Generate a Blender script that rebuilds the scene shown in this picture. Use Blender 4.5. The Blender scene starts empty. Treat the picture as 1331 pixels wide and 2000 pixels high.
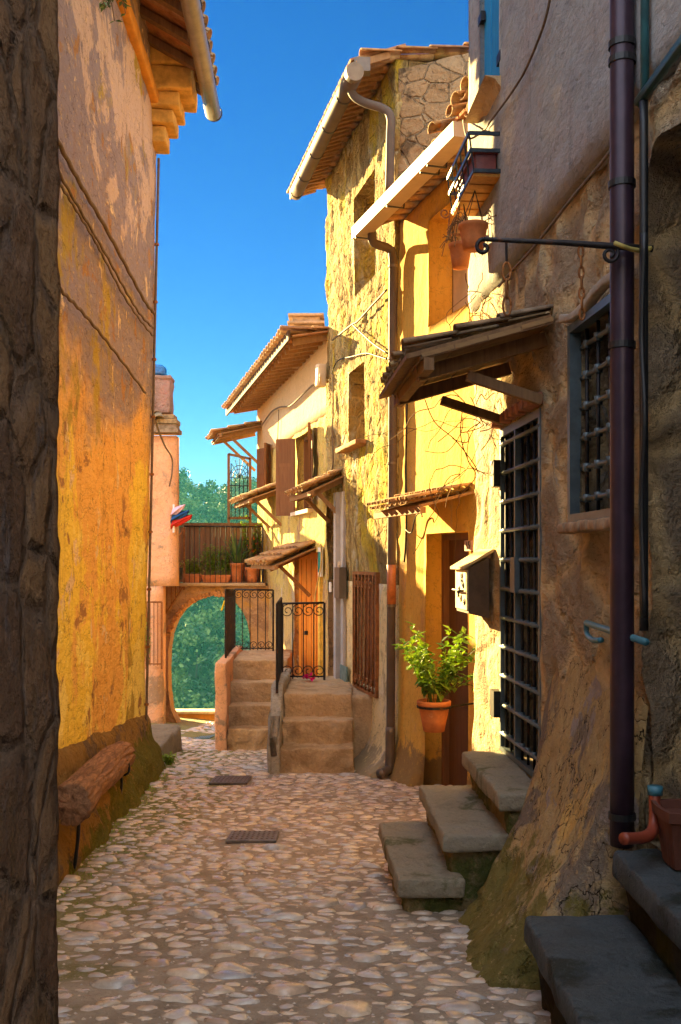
import bpy, math, random
from mathutils import Vector, noise
R = random.Random(7)
SC = bpy.context.scene
COL = SC.collection
CZ = 1.6            # eye height above the street where the photographer stands
FP = 1941.0         # focal length in photo pixels
def V(x, y, h): return Vector((x, y, h + CZ))          # h = height relative to the eye
def P(px, py, z): return V((px-665.5)/FP*z, z, -(py-1095)/FP*z)
def g(y):
    s = -(1.294+.09*y)
    if y > 13: s -= .0264*(y-13)
    return s
def fr(x, y, z, o=4): return noise.fractal(Vector((x, y, z)), 1.0, 2.0, o)
def nz(x, y, z): return noise.noise(Vector((x, y, z)))

# ------------------------------------------------------------------ objects
def base_of(o):
    b = Vector((0, 0, 0))
    while o is not None:
        b += o.location; o = o.parent
    return b
def thing(name, label, cat, base=(0, 0, 0), group=None):
    o = bpy.data.objects.new(name, None); COL.objects.link(o)
    o.empty_display_size = .2
    o.location = Vector(base); o['label'] = label; o['category'] = cat
    if group: o['group'] = group
    return o
class MB:
    def __init__(s): s.v = []; s.f = []
    def add(s, vs, fs):
        n = len(s.v); s.v.extend(vs); s.f.extend([tuple(i+n for i in f) for f in fs])
    def quad(s, a, b, c, d): s.add([a, b, c, d], [(0, 1, 2, 3)])
    def hexa(s, p):
        s.add(p, [(0, 3, 2, 1), (4, 5, 6, 7), (0, 1, 5, 4), (1, 2, 6, 5), (2, 3, 7, 6), (3, 0, 4, 7)])
    def box(s, x0, x1, y0, y1, h0, h1):
        s.hexa([V(x0, y0, h0), V(x1, y0, h0), V(x1, y1, h0), V(x0, y1, h0), V(x0, y0, h1), V(x1, y0, h1), V(x1, y1, h1), V(x0, y1, h1)])
    def wbox(s, W, u0, u1, o0, o1, h0, h1):
        s.hexa([W.p(u0, o0, h0), W.p(u1, o0, h0), W.p(u1, o1, h0), W.p(u0, o1, h0), W.p(u0, o0, h1), W.p(u1, o0, h1), W.p(u1, o1, h1), W.p(u0, o1, h1)])
    def bar(s, a, b, w, t, up=Vector((0, 0, 1))):
        a = Vector(a); b = Vector(b); d = (b-a).normalized()
        if abs(d.dot(up)) > .98: up = Vector((1, 0, 0))
        x = d.cross(up).normalized()*w/2; y = x.cross(d).normalized()*t/2
        s.hexa([a-x-y, a+x-y, a+x+y, a-x+y, b-x-y, b+x-y, b+x+y, b-x+y])
    def tube(s, pts, r, seg=6, cap=True):
        pts = [Vector(p) for p in pts]; n = len(pts)
        rr = r if isinstance(r, (list, tuple)) else [r]*n
        vs = []; prev = None
        for i, p in enumerate(pts):
            d = (pts[min(i+1, n-1)]-pts[max(i-1, 0)])
            if d.length < 1e-9: d = Vector((0, 0, 1))
            d.normalize()
            if prev is None:
                up = Vector((0, 0, 1)) if abs(d.z) < .9 else Vector((1, 0, 0))
                x = d.cross(up).normalized()
            else:
                x = (prev - d*prev.dot(d))
                x = x.normalized() if x.length > 1e-6 else d.orthogonal().normalized()
            prev = x; y = d.cross(x)
            for k in range(seg):
                a = 2*math.pi*k/seg
                vs.append(p + (x*math.cos(a)+y*math.sin(a))*rr[i])
        fs = []
        for i in range(n-1):
            for k in range(seg):
                k2 = (k+1) % seg
                fs.append((i*seg+k, i*seg+k2, (i+1)*seg+k2, (i+1)*seg+k))
        if cap:
            fs.append(tuple(range(seg))[::-1]); fs.append(tuple((n-1)*seg+k for k in range(seg)))
        s.add(vs, fs)
    def lathe(s, c, prof, seg=20, cap=True):
        vs = [Vector((c[0]+r*math.cos(2*math.pi*k/seg), c[1]+r*math.sin(2*math.pi*k/seg), c[2]+z)) for r, z in prof for k in range(seg)]
        fs = [(i*seg+k, i*seg+(k+1) % seg, (i+1)*seg+(k+1) % seg, (i+1)*seg+k) for i in range(len(prof)-1) for k in range(seg)]
        if cap:
            fs.append(tuple(range(seg))[::-1])
        s.add(vs, fs)
    def rbox(s, fn, size, r=.01, seg=8, amp=.0, fq=6, seed=0):
        """rounded, slightly uneven block; fn maps (a,b,c) metres, centred, to the world"""
        hs = [d/2 for d in size]; idx = {}; vs = []; fs = []
        ns = [max(2, min(40, int(round(d/max(size)*seg)))) for d in size]
        def knots(k):
            h = hs[k]; rr = min(r, h*.49); n = ns[k]
            L = [-h, -h+rr*.35, -h+rr] + [-h+rr+(2*h-2*rr)*i/n for i in range(1, n)] + [h-rr, h-rr*.35, h]
            return L
        K = [knots(0), knots(1), knots(2)]
        def vert(c):
            key = tuple(round(x, 5) for x in c)
            if key in idx: return idx[key]
            inn = Vector([max(-(hs[i]-min(r, hs[i]*.49)), min(hs[i]-min(r, hs[i]*.49), c[i])) for i in range(3)])
            d = Vector(c)-inn
            q = inn + d.normalized()*min(r, min(hs)*.49*2) if d.length > 1e-7 else Vector(c)
            if amp:
                f4 = fq*4.3; q = q + Vector((nz(q.x*fq+seed, q.y*fq, q.z*fq), nz(q.x*fq, q.y*fq+seed+9, q.z*fq), nz(q.x*fq, q.y*fq, q.z*fq+seed+17)))*amp + Vector((nz(q.x*f4, q.y*f4, q.z*f4+seed), nz(q.x*f4+4, q.y*f4, q.z*f4), nz(q.x*f4, q.y*f4+8, q.z*f4)))*amp*.45
            idx[key] = len(vs); vs.append(fn(q.x, q.y, q.z)); return idx[key]
        for ax in range(3):
            b, c = (ax+1) % 3, (ax+2) % 3
            for sgn in (-1, 1):
                for i in range(len(K[b])-1):
                    for j in range(len(K[c])-1):
                        q = []
                        for (ii, jj) in ((i, j), (i+1, j), (i+1, j+1), (i, j+1)):
                            co = [0, 0, 0]; co[ax] = sgn*hs[ax]; co[b] = K[b][ii]; co[c] = K[c][jj]
                            q.append(vert(co))
                        if sgn < 0: q.reverse()
                        if len(set(q)) > 2: fs.append(tuple(q))
        s.add(vs, fs)
    def build(s, name, mat, parent=None, base=None, smooth=False, label=None, cat=None, group=None, kind=None, flat_angle=None):
        me = bpy.data.meshes.new(name)
        b = base_of(parent) if parent is not None else (Vector(base) if base is not None else Vector((0, 0, 0)))
        me.from_pydata([v-b for v in s.v], [], s.f); me.update()
        o = bpy.data.objects.new(name, me); COL.objects.link(o)
        if parent is not None: o.parent = parent
        else: o.location = b
        me.materials.append(mat)
        if smooth:
            me.polygons.foreach_set('use_smooth', [True]*len(me.polygons))
        if label: o['label'] = label
        if cat: o['category'] = cat
        if group: o['group'] = group
        if kind: o['kind'] = kind
        return o
class Wall:
    def __init__(s, A, B, lean=0.0):
        s.A = Vector(A); s.B = Vector(B); s.L = (s.B-s.A).length
        s.t = (s.B-s.A)/s.L; s.n = Vector((s.t.y, -s.t.x)); s.lean = lean
    def p(s, u, o, h):
        q = s.A + s.t*u + s.n*(o+s.lean*h)
        return V(q.x, q.y, h)
    def uh(s, px, py, o=0):
        k = (px-665.5)/FP; h = 0
        for _ in range(3 if s.lean else 1):
            A = s.A + s.n*(o+s.lean*h)
            # A.x+u t.x = k*(A.y+u t.y)
            u = (k*A.y-A.x)/(s.t.x-k*s.t.y)
            z = A.y+u*s.t.y
            h = -(py-1095)/FP*z
        return u, h
    def w(s, px, py, o=0):
        u, h = s.uh(px, py, o); return s.p(u, o, h)

# ------------------------------------------------------------------ materials
def srgb(c):
    return tuple(((x/255)/12.92 if x/255 <= .04045 else ((x/255+.055)/1.055)**2.4) for x in c)+(1,)
def lin(c): return tuple(c)+(1,) if len(c) == 3 else c
class N:
    def __init__(s, name):
        s.m = bpy.data.materials.new(name); s.m.use_nodes = True
        s.t = s.m.node_tree; s.t.nodes.clear()
        s.out = s.n('ShaderNodeOutputMaterial'); s.b = s.n('ShaderNodeBsdfPrincipled')
        s.l(s.b.outputs[0], s.out.inputs[0])
        s.co = s.n('ShaderNodeTexCoord').outputs['Object']
    def n(s, k): return s.t.nodes.new(k)
    def l(s, a, b): s.t.links.new(a, b)
    def setv(s, sock, v):
        if hasattr(v, 'links'): s.l(v, sock)
        else: sock.default_value = v
    def map(s, sc=(1, 1, 1), loc=(0, 0, 0), rot=(0, 0, 0)):
        m = s.n('ShaderNodeMapping'); m.inputs['Scale'].default_value = sc; m.inputs['Location'].default_value = loc
        m.inputs['Rotation'].default_value = rot
        s.l(s.co, m.inputs[0]); return m.outputs[0]
    def noise(s, scale, detail=6, rough=.6, vec=None, dist=0):
        q = s.n('ShaderNodeTexNoise'); q.inputs['Scale'].default_value = scale; q.inputs['Detail'].default_value = detail
        q.inputs['Roughness'].default_value = rough; q.inputs['Distortion'].default_value = dist
        s.l(vec if vec is not None else s.co, q.inputs['Vector']); return q.outputs['Fac']
    def voro(s, scale, vec=None, feat='F1', out='Distance', rnd=1):
        q = s.n('ShaderNodeTexVoronoi'); q.feature = feat; q.inputs['Scale'].default_value = scale
        q.inputs['Randomness'].default_value = rnd
        s.l(vec if vec is not None else s.co, q.inputs['Vector']); return q.outputs[out]
    def ramp(s, f, stops, interp='LINEAR'):
        r = s.n('ShaderNodeValToRGB'); r.color_ramp.interpolation = interp; e = r.color_ramp.elements
        while len(e) < len(stops): e.new(.5)
        for i, (p, c) in enumerate(stops):
            e[i].position = p; e[i].color = lin(c) if not isinstance(c, (int, float)) else (c, c, c, 1)
        s.l(f, r.inputs[0]); return r.outputs[0]
    def mix(s, f, a, b, mode='MIX'):
        q = s.n('ShaderNodeMix'); q.data_type = 'RGBA'; q.blend_type = mode
        s.setv(q.inputs[0], f)
        for i, v in ((6, a), (7, b)):
            if isinstance(v, (tuple, list)): v = lin(tuple(v))
            s.setv(q.inputs[i], v)
        return q.outputs[2]
    def math(s, op, a, b=0.0, c=None, clamp=False):
        q = s.n('ShaderNodeMath'); q.operation = op; q.use_clamp = clamp
        s.setv(q.inputs[0], a); s.setv(q.inputs[1], b)
        if c is not None: s.setv(q.inputs[2], c)
        return q.outputs[0]
    def mr(s, f, a, b, c=0., d=1.):
        q = s.n('ShaderNodeMapRange'); q.interpolation_type = 'SMOOTHSTEP'
        s.l(f, q.inputs[0])
        for i, v in enumerate((a, b, c, d)): q.inputs[i+1].default_value = v
        return q.outputs[0]
    def xyz(s, k, vec=None):
        q = s.n('ShaderNodeSeparateXYZ'); s.l(vec if vec is not None else s.co, q.inputs[0]); return q.outputs[k]
    def bump(s, h, strength=.5, dist=.02, prev=None):
        q = s.n('ShaderNodeBump'); q.inputs['Strength'].default_value = strength; q.inputs['Distance'].default_value = dist
        s.l(h, q.inputs['Height'])
        if prev is not None: s.l(prev, q.inputs['Normal'])
        s.l(q.outputs[0], s.b.inputs['Normal']); return q.outputs[0]
    def col(s, c): s.setv(s.b.inputs['Base Color'], lin(c) if isinstance(c, (tuple, list)) else c)
    def rough(s, v): s.setv(s.b.inputs['Roughness'], v)
    def island(s):
        q = s.n('ShaderNodeNewGeometry'); return q.outputs['Random Per Island']
def wallmat(name, c1, c2, c3=None, sc=2.0, patches=(), bump=.5, bscale=25, coarse=5, stone=None, streak=.0, rough=.92, moss=None, crack=0.0, aniso=None):
    """patches: (colour, scale, threshold, softness, stretch-z, bias-z0, bias-z1) ; stone: (scale, mortar colour, width, stretch)"""
    m = N(name)
    z_raw = m.xyz(2)
    if aniso: m.co = m.map(aniso)
    n1 = m.noise(sc, 7, .62, dist=.3); n2 = m.noise(sc*7, 6, .7)
    f = m.math('ADD', m.math('MULTIPLY', n1, .65), m.math('MULTIPLY', n2, .35))
    stops = [(.36, c1), (.62, c2)] if c3 is None else [(.34, c1), (.5, c2), (.66, c3)]
    c = m.ramp(f, stops)
    hgt = m.noise(bscale, 8, .72)
    if stone:
        ssc, mort, wdt, st = stone
        wv = m.n('ShaderNodeVectorMath'); wv.operation = 'ADD'
        nn = m.n('ShaderNodeTexNoise'); nn.inputs['Scale'].default_value = 4; m.l(m.co, nn.inputs['Vector'])
        sc_ = m.n('ShaderNodeVectorMath'); sc_.operation = 'SCALE'; sc_.inputs['Scale'].default_value = .07
        m.l(nn.outputs['Color'], sc_.inputs[0]); m.l(m.co, wv.inputs[0]); m.l(sc_.outputs[0], wv.inputs[1])
        mp = m.n('ShaderNodeMapping'); mp.inputs['Scale'].default_value = st; m.l(wv.outputs[0], mp.inputs[0])
        de = m.voro(ssc, mp.outputs[0], 'DISTANCE_TO_EDGE'); cc = m.voro(ssc, mp.outputs[0], 'F1', 'Color')
        bw = m.xyz(0, cc)
        c = m.mix(.75, c, m.mix(m.math('MULTIPLY', bw, .9), c1, c3 or c2))
        edge = m.mr(de, 0, wdt)
        ne = m.noise(3.1, 5, .6)
        keep = m.mr(ne, .30, .44)
        inv = m.math('MULTIPLY', m.math('SUBTRACT', 1.0, edge), keep)
        c = m.mix(inv, c, mort)
        hgt = m.math('ADD', m.math('MULTIPLY', hgt, .5), m.math('MULTIPLY', m.math('SUBTRACT', 1.0, inv), .9))
    for i, pt in enumerate(patches):
        pc, ps, th, so, stz = pt[:5]
        vec = m.map((1, 1, stz), (i*3.7+1, i*1.9, i*5.1))
        pf = m.noise(ps, 8, .68, vec, .4)
        if len(pt) > 5:
            zb = m.mr(z_raw, pt[5], pt[6], -.35, .12)
            pf = m.math('ADD', pf, zb)
        k = m.mr(pf, th-so, th+so)
        c = m.mix(k, c, pc)
        hgt = m.math('ADD', hgt, m.math('MULTIPLY', k, .25 if i % 2 else -.25))
    if streak:
        vec = m.map((9, 9, .35)); st = m.noise(1.6, 6, .65, vec)
        c = m.mix(m.math('MULTIPLY', m.mr(st, .52, .72), streak), c, tuple(x*.42 for x in c1[:3]))
    if crack:
        vec = m.map((1, 1, .6)); nn = m.n('ShaderNodeTexNoise'); nn.inputs['Scale'].default_value = 3; m.l(vec, nn.inputs['Vector']); nn.inputs['Detail'].default_value = 6
        ve = m.voro(5.0, nn.outputs['Color'], 'DISTANCE_TO_EDGE')
        k = m.math('SUBTRACT', 1.0, m.mr(ve, .0, .018)); k = m.math('MULTIPLY', k, crack)
        c = m.mix(k, c, (.05, .035, .025)); hgt = m.math('SUBTRACT', hgt, m.math('MULTIPLY', k, .8))
    if moss:
        mn = m.noise(6, 6, .7)
        k = m.mr(m.math('ADD', m.mr(z_raw, moss[0], moss[1], .32, -.3), mn), .55, .68)
        c = m.mix(m.math('MULTIPLY', k, .85), c, moss[2])
    # dark pits and crumbs
    pit = m.noise(bscale*1.6, 7, .8); c = m.mix(m.math('MULTIPLY', m.mr(pit, .54, .68), .6), c, tuple(x*.40 for x in c1[:3]))
    c = m.mix(m.math('MULTIPLY', m.mr(m.noise(bscale*.9, 7, .8, m.map((1, 1, 1), (7, 7, 7))), .54, .70), .55), c, tuple(min(1, x*1.35+.03) for x in c2[:3]))
    m.col(c); m.rough(rough); m.b.inputs['Specular IOR Level'].default_value = .12
    co = m.noise(coarse, 6, .65)
    b1 = m.bump(co, bump, .12)
    m.bump(hgt, bump, .035, b1)
    return m.m
def simple(name, c, rough=.6, metal=0., var=.25, sc=12, bump=.15, rust=None):
    m = N(name); n = m.noise(sc, 6, .65)
    cc = m.mix(m.mr(n, .3, .7), tuple(x*(1-var) for x in c), tuple(min(1, x*(1+var)) for x in c))
    if rust:
        cc = m.mix(m.mr(m.noise(sc*.6, 7, .7, m.map((1, 1, .5), (3, 3, 3))), rust[1], rust[1]+.1), cc, rust[0])
    m.col(cc); m.rough(rough); m.b.inputs['Metallic'].default_value = metal
    if rough > .55: m.b.inputs['Specular IOR Level'].default_value = .15
    if bump: m.bump(n, bump, .01)
    return m.m
def tilemat(name, cols, rough=.85):
    m = N(name); i = m.island(); n = m.noise(9, 7, .7)
    c = m.ramp(i, [(k/(len(cols)-1), cc) for k, cc in enumerate(cols)])
    c = m.mix(m.mr(n, .35, .7), c, tuple(x*.55 for x in cols[0]))
    c = m.mix(m.math('MULTIPLY', m.mr(m.noise(3.5, 6, .7), .54, .64), .6), c, (.42, .33, .13))
    m.col(c); m.rough(rough); m.b.inputs['Specular IOR Level'].default_value = .15; m.bump(m.noise(40, 6, .7), .35, .02); return m.m
def wood(name, c1, c2, rough=.75, stretch=(14, 14, 1.2), sc=2.2, bump=.35):
    m = N(name); n = m.noise(sc, 7, .65, m.map(stretch), .6)
    m.col(m.mix(m.math('MULTIPLY', m.island(), .35), m.ramp(n, [(.3, c1), (.7, c2)]), tuple(x*.5 for x in c1))); m.rough(rough); m.b.inputs['Specular IOR Level'].default_value = .2; m.bump(n, bump, .015); return m.m
def leafmat(name, c1, c2, trans=.35):
    m = N(name); i = m.island()
    c = m.ramp(i, [(0, c1), (1, c2)]); m.col(c); m.rough(.5)
    tr = m.n('ShaderNodeBsdfTranslucent'); m.l(m.mix(1, c, (1.0, .95, .4), 'MULTIPLY'), tr.inputs[0])
    ms = m.n('ShaderNodeMixShader'); ms.inputs[0].default_value = trans
    m.l(m.b.outputs[0], ms.inputs[1]); m.l(tr.outputs[0], ms.inputs[2]); m.l(ms.outputs[0], m.out.inputs[0]); return m.m
HAZE=True; SUN=3.9; SKY=.05; VAL=.26; EXPO=3.4; CL=5
# ------------------------------------------------------------------ shared builders
def inner(us, step):
    out = []
    for a, b in zip(us[:-1], us[1:]):
        n = max(1, int(math.ceil((b-a)/step)))
        out += [a+(b-a)*i/n for i in range(n)]
    return out+[us[-1]]
def wall_mesh(W, u0, u1, h0, h1, ops=(), cell=.08, disp=None, D=3.0, mb=None, hcell=None):
    mb = mb or MB()
    us = sorted(set([u0, u1]+[x for o in ops for x in o[:2] if u0 < x < u1]))
    hs = sorted(set([h0, h1]+[x for o in ops for x in o[2:4] if h0 < x < h1]))
    us = inner(us, cell); hs = inner(hs, hcell or cell*1.15)
    nu, nh = len(us), len(hs); disp = disp or (lambda u, h: 0)
    def hole(i, j):
        if i < 0 or j < 0 or i >= nu-1 or j >= nh-1: return None
        cu, ch = (us[i]+us[i+1])/2, (hs[j]+hs[j+1])/2
        for o in ops:
            if o[0] < cu < o[1] and o[2] < ch < o[3]: return o
        return None
    vs = [W.p(u, disp(u, h), h) for h in hs for u in us]; fs = []
    idx = lambda i, j: j*nu+i
    for j in range(nh-1):
        for i in range(nu-1):
            o = hole(i, j)
            if o is None: fs.append((idx(i, j), idx(i+1, j), idx(i+1, j+1), idx(i, j+1)))
            else:
                for (di, dj, a, b) in ((-1, 0, (i, j), (i, j+1)), (1, 0, (i+1, j+1), (i+1, j)), (0, -1, (i+1, j), (i, j)), (0, 1, (i, j+1), (i+1, j+1))):
                    ii, jj = i+di, j+dj
                    if (0 <= ii < nu-1 and 0 <= jj < nh-1) and hole(ii, jj) is None:
                        n = len(vs)
                        vs.append(W.p(us[a[0]], -o[4], hs[a[1]])); vs.append(W.p(us[b[0]], -o[4], hs[b[1]]))
                        fs.append((idx(*a), idx(*b), n+1, n))
    # closed body behind the face
    n = len(vs)
    per = [(i, 0) for i in range(nu)]+[(nu-1, j) for j in range(1, nh)]+[(i, nh-1) for i in range(nu-2, -1, -1)]+[(0, j) for j in range(nh-2, 0, -1)]
    for (i, j) in per: vs.append(W.p(us[i], -D, hs[j]))
    m = len(per)
    for k in range(m):
        a, b = per[k], per[(k+1) % m]
        fs.append((idx(*b), idx(*a), n+k, n+(k+1) % m))
    c = [n, n+nu-1, n+nu-1+nh-1, n+2*(nu-1)+nh-1]
    fs.append(tuple(n+k for k in range(m))[::-1])
    mb.add(vs, fs); return mb
def tiles(mb, O, a, b, nc, nr, rr=None, jit=.012, under=True):
    """clay barrel tiles on the slope O (top corner), a along the wall, b down the slope"""
    up = a.cross(b).normalized()
    if up.z < 0: up = -up
    ad = a.normalized(); bd = b.normalized(); w = a.length/nc; L = b.length/nr
    def shell(c0, r0, r1, conc, lift0, lift1, ln):
        th = .014; S = 6; vs = []; fs = []
        for (t, r, lf) in ((0, r0, lift0), (ln, r1, lift1)):
            for q in (r, r-th):
                for k in range(S+1):
                    an = math.pi*k/S
                    z = math.sin(an)*q*.62*(-1 if conc else 1)+(r*.55 if conc else 0)
                    vs.append(c0+bd*t+ad*(-math.cos(an)*q)+up*(z+lf))
        M_ = S+1
        for k in range(S):
            fs.append((k, k+1, 2*M_+k+1, 2*M_+k)); fs.append((M_+k, 3*M_+k, 3*M_+k+1, M_+k+1))
            fs.append((k, M_+k, M_+k+1, k+1)); fs.append((2*M_+k, 2*M_+k+1, 3*M_+k+1, 3*M_+k))
        for k in (0, S): fs.append((k, 2*M_+k, 3*M_+k, M_+k))
        mb.add(vs, fs)
    for i in range(nc):
        for j in range(nr):
            e = R.uniform(-jit, jit)
            c = O+ad*(w*(i+.5)+e)+bd*(L*j+R.uniform(-jit, jit))
            shell(c, w*.27, w*.36, False, .035+R.uniform(0, .01), .055+R.uniform(0, .012), L*1.12)
            if under and i < nc:
                c = O+ad*(w*(i+1.0)+R.uniform(-jit, jit))+bd*(L*j)
                if i < nc-1: shell(c, w*.34, w*.3, True, .0, .02, L*1.12)
def planks(mb, O, a, b, n, th, gap=.006, along='a'):
    """n boards side by side filling a x b, board length runs along b"""
    up = a.cross(b).normalized()
    if up.z < 0: up = -up
    for i in range(n):
        o = O + a*((i+0.0)/n) + a.normalized()*gap/2 + up*R.uniform(-.004, .004); w = a/n - a.normalized()*gap
        mb.hexa([o, o+w, o+w+b, o+b, o+up*th, o+w+up*th, o+w+b+up*th, o+b+up*th])
def rect(W, pl, pr, ptop, pbot, at='r', o=0):
    """opening seen between columns pl..pr; heights read at the left or right edge"""
    u0 = W.uh(pl, 1095, o)[0]; u1 = W.uh(pr, 1095, o)[0]; px = pr if at == 'r' else pl
    return [u0, u1, W.uh(px, pbot, o)[1], W.uh(px, ptop, o)[1]]
def scroll(c, ax, ay, r, turns=1.6, n=22, start=0., sgn=1):
    return [c+ax*(math.cos(start+sgn*2*math.pi*turns*k/n)*r*(1-.75*k/n))+ay*(math.sin(start+sgn*2*math.pi*turns*k/n)*r*(1-.75*k/n)) for k in range(n+1)]
def strip(mb, pts, r, seg=5): mb.tube(pts, r, seg)
def catmull(pts, n=6):
    pts = [Vector(p) for p in pts]; q = [pts[0]]+pts+[pts[-1]]; out = []
    for i in range(1, len(q)-2):
        for k in range(n):
            t = k/n; a, b, c, d = q[i-1], q[i], q[i+1], q[i+2]
            out.append(.5*((2*b)+(c-a)*t+(2*a-5*b+4*c-d)*t*t+(3*b-3*c+d-a)*t**3))
    return out+[pts[-1]]
def ring(c, axis, r, w=.012, seg=16):
    """thin clamp band round a pipe"""
    axis = axis.normalized(); x = axis.orthogonal().normalized(); y = axis.cross(x)
    vs = []; fs = []
    for k in range(seg):
        d = x*math.cos(2*math.pi*k/seg)+y*math.sin(2*math.pi*k/seg)
        vs += [c+d*r-axis*w, c+d*r+axis*w, c+d*(r-.012)+axis*w, c+d*(r-.012)-axis*w]
    for k in range(seg):
        for q in range(4): fs.append((k*4+q, k*4+(q+1) % 4, ((k+1) % seg)*4+(q+1) % 4, ((k+1) % seg)*4+q))
    return vs, fs
def blocks(u, h, f, amp, st=1.5, seed=0.):
    d, p = noise.voronoi(Vector((u*f+fr(u*2, h*2, seed)*.25, h*f*st+fr(u*2+5, h*2, seed)*.25, seed)))
    return min((d[1]-d[0])*2.2, 1.0)*amp
def leaf(mb, c, d, up, l, w):
    """one folded leaf"""
    d = d.normalized(); s = d.cross(up)
    if s.length < 1e-4: s = d.orthogonal()
    s.normalize(); n = s.cross(d)
    a, b = c, c+d*l; m = c+d*l*.45-n*l*.06
    mb.add([a, m+s*w+n*w*.35, b-n*l*.12, m-s*w+n*w*.35, m], [(0, 1, 4), (1, 2, 4), (2, 3, 4), (3, 0, 4)])
def leafy(ml, ms, c, h, spread, nst, lf, n_l=18, droop=0., rnd=R, sr=.004, bend=1.0):
    for i in range(nst):
        an = rnd.uniform(0, 2*math.pi); sp = spread*rnd.uniform(.25, 1)*bend; hh = h*rnd.uniform(.55, 1)
        p0 = Vector(c)+Vector((math.cos(an), math.sin(an), 0))*spread*.12
        pts = []
        for k in range(7):
            t = k/6
            pts.append(p0+Vector((math.cos(an)*sp*t**1.5+rnd.uniform(-1, 1)*.02*h, math.sin(an)*sp*t**1.5+rnd.uniform(-1, 1)*.02*h, hh*(t-droop*t*t))))
        ms.tube(pts, [sr*(1-.7*k/6) for k in range(7)], 4)
        for k in range(n_l):
            t = rnd.uniform(.2, 1)*6; a = int(min(t, 5)); q = pts[a].lerp(pts[a+1], t-a if t < 6 else 1)
            d = Vector((rnd.uniform(-1, 1), rnd.uniform(-1, 1), rnd.uniform(-.5, .7)))
            leaf(ml, q, d, Vector((rnd.uniform(-.4, .4), rnd.uniform(-.4, .4), 1)), lf*rnd.uniform(.6, 1.2), lf*.26)
def terracotta_pot(t, c, r, h, mat, soil, sub='pot', taper=.68, rim=.18):
    m = MB(); rb = r*taper
    prof = [(rb*.0+.001, 0), (rb, 0), (rb+(r*.93-rb)*.5, h*.42), (r*.93, h*(1-rim)), (r, h*(1-rim)+.004), (r*1.02, h-.006), (r*.99, h), (r*.88, h), (r*.84, h*.86)]
    m.lathe(c, prof, 28, False); o = m.build(sub, mat, t, smooth=False)
    for p in o.data.polygons: p.use_smooth = True
    m = MB(); m.lathe((c[0], c[1], c[2]), [(.001, h*.87), (r*.85, h*.86)], 20, False); m.build('soil', soil, t)
    return o

# ------------------------------------------------------------------ materials
ORB = (.50, .27, .09); 
M_ = {}
M_['left'] = wallmat('ochre_plaster_painted_glow', (.74, .37, .10), (.86, .50, .13), (.80, .42, .13), 1.4,
    patches=[((.50, .30, .22), 1.3, .52, .08, .55, 1.5, 4.8), ((.92, .68, .10), 1.6, .60, .025, .42, 6, 1.5), ((.31, .25, .26), .9, .44, .10, .6, 1.8, 4.6), ((.45, .32, .06), 1.9, .60, .04, .4), ((.82, .62, .36), 7, .62, .02, .35), ((.97, .78, .20), 3.4, .66, .02, .35, 6, 1.0), ((.42, .22, .09), 5, .60, .03, .5), ((.60, .44, .34), 2.6, .62, .02, .5, 2.0, 6)],  # yellow bounce glow painted in low down, grey shade painted in higher up
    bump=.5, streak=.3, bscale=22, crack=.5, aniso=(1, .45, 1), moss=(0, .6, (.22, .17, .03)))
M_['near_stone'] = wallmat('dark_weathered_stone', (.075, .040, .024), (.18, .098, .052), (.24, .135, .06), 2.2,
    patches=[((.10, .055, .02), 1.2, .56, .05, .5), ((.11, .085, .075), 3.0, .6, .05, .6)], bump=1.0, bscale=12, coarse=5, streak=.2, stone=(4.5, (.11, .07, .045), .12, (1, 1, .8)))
M_['b6_plaster'] = wallmat('grey_plaster', (.22, .22, .235), (.31, .31, .31), (.35, .32, .28), 1.3,
    patches=[((.34, .30, .29), 1.6, .56, .08, .5), ((.52, .42, .3), 1.5, .62, .06, .6)], bump=.35, bscale=16, coarse=3, streak=.3, crack=.25, aniso=(1, .5, 1))
M_['b6_stone'] = wallmat('patchy_rubble_stone', (.26, .19, .13), (.62, .47, .30), (.50, .39, .27), 2.6,
    patches=[((.58, .37, .16), 1.3, .62, .04, .7), ((.48, .42, .35), 2.8, .64, .02, .7)],
    bump=1.0, bscale=20, stone=(3.2, (.76, .55, .29), .20, (1, 1, .75)), streak=.1, aniso=(1, .6, 1))
M_['buttress'] = wallmat('crumbling_ochre_render', (.38, .27, .15), (.56, .38, .17), (.50, .38, .23), 2.2,
    patches=[((.26, .20, .15), 1.8, .53, .03, .8), ((.40, .32, .28), 2.6, .6, .02, .7), ((.72, .44, .14), 1.3, .60, .03, .8)],
    bump=.8, bscale=22, coarse=5, crack=1.0, moss=(0, .9, (.20, .17, .035)))
M_['b5'] = wallmat('smooth_yellow_plaster', (.66, .36, .06), (.75, .43, .08), (.78, .48, .10), 1.2,
    patches=[((.62, .34, .12), 2.0, .60, .08, .6), ((.50, .38, .22), 1.3, .62, .06, .5)], bump=.22, bscale=14, coarse=3, streak=.2, crack=.3, moss=(0, .7, (.25, .17, .08)))
M_['b4'] = wallmat('pitted_yellow_stone', (.42, .27, .09), (.64, .43, .13), (.72, .55, .25), 3.0,
    patches=[((.36, .23, .09), 3.2, .54, .03, .35), ((.72, .62, .42), 2.2, .60, .02, .5), ((.74, .52, .06), 1.4, .56, .05, .5)],
    bump=1.0, bscale=18, coarse=11, streak=.5, crack=.4, stone=(6.5, (.72, .52, .22), .12, (1, 1, .8)))
M_['b4_low'] = wallmat('pale_yellow_render', (.66, .50, .26), (.78, .60, .30), (.70, .57, .38), 1.6,
    patches=[((.60, .50, .40), 1.8, .58, .04, .5), ((.42, .30, .16), 2.4, .62, .04, .6)], bump=.35, bscale=18, crack=.8, moss=(0, .9, (.3, .24, .15)))
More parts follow.
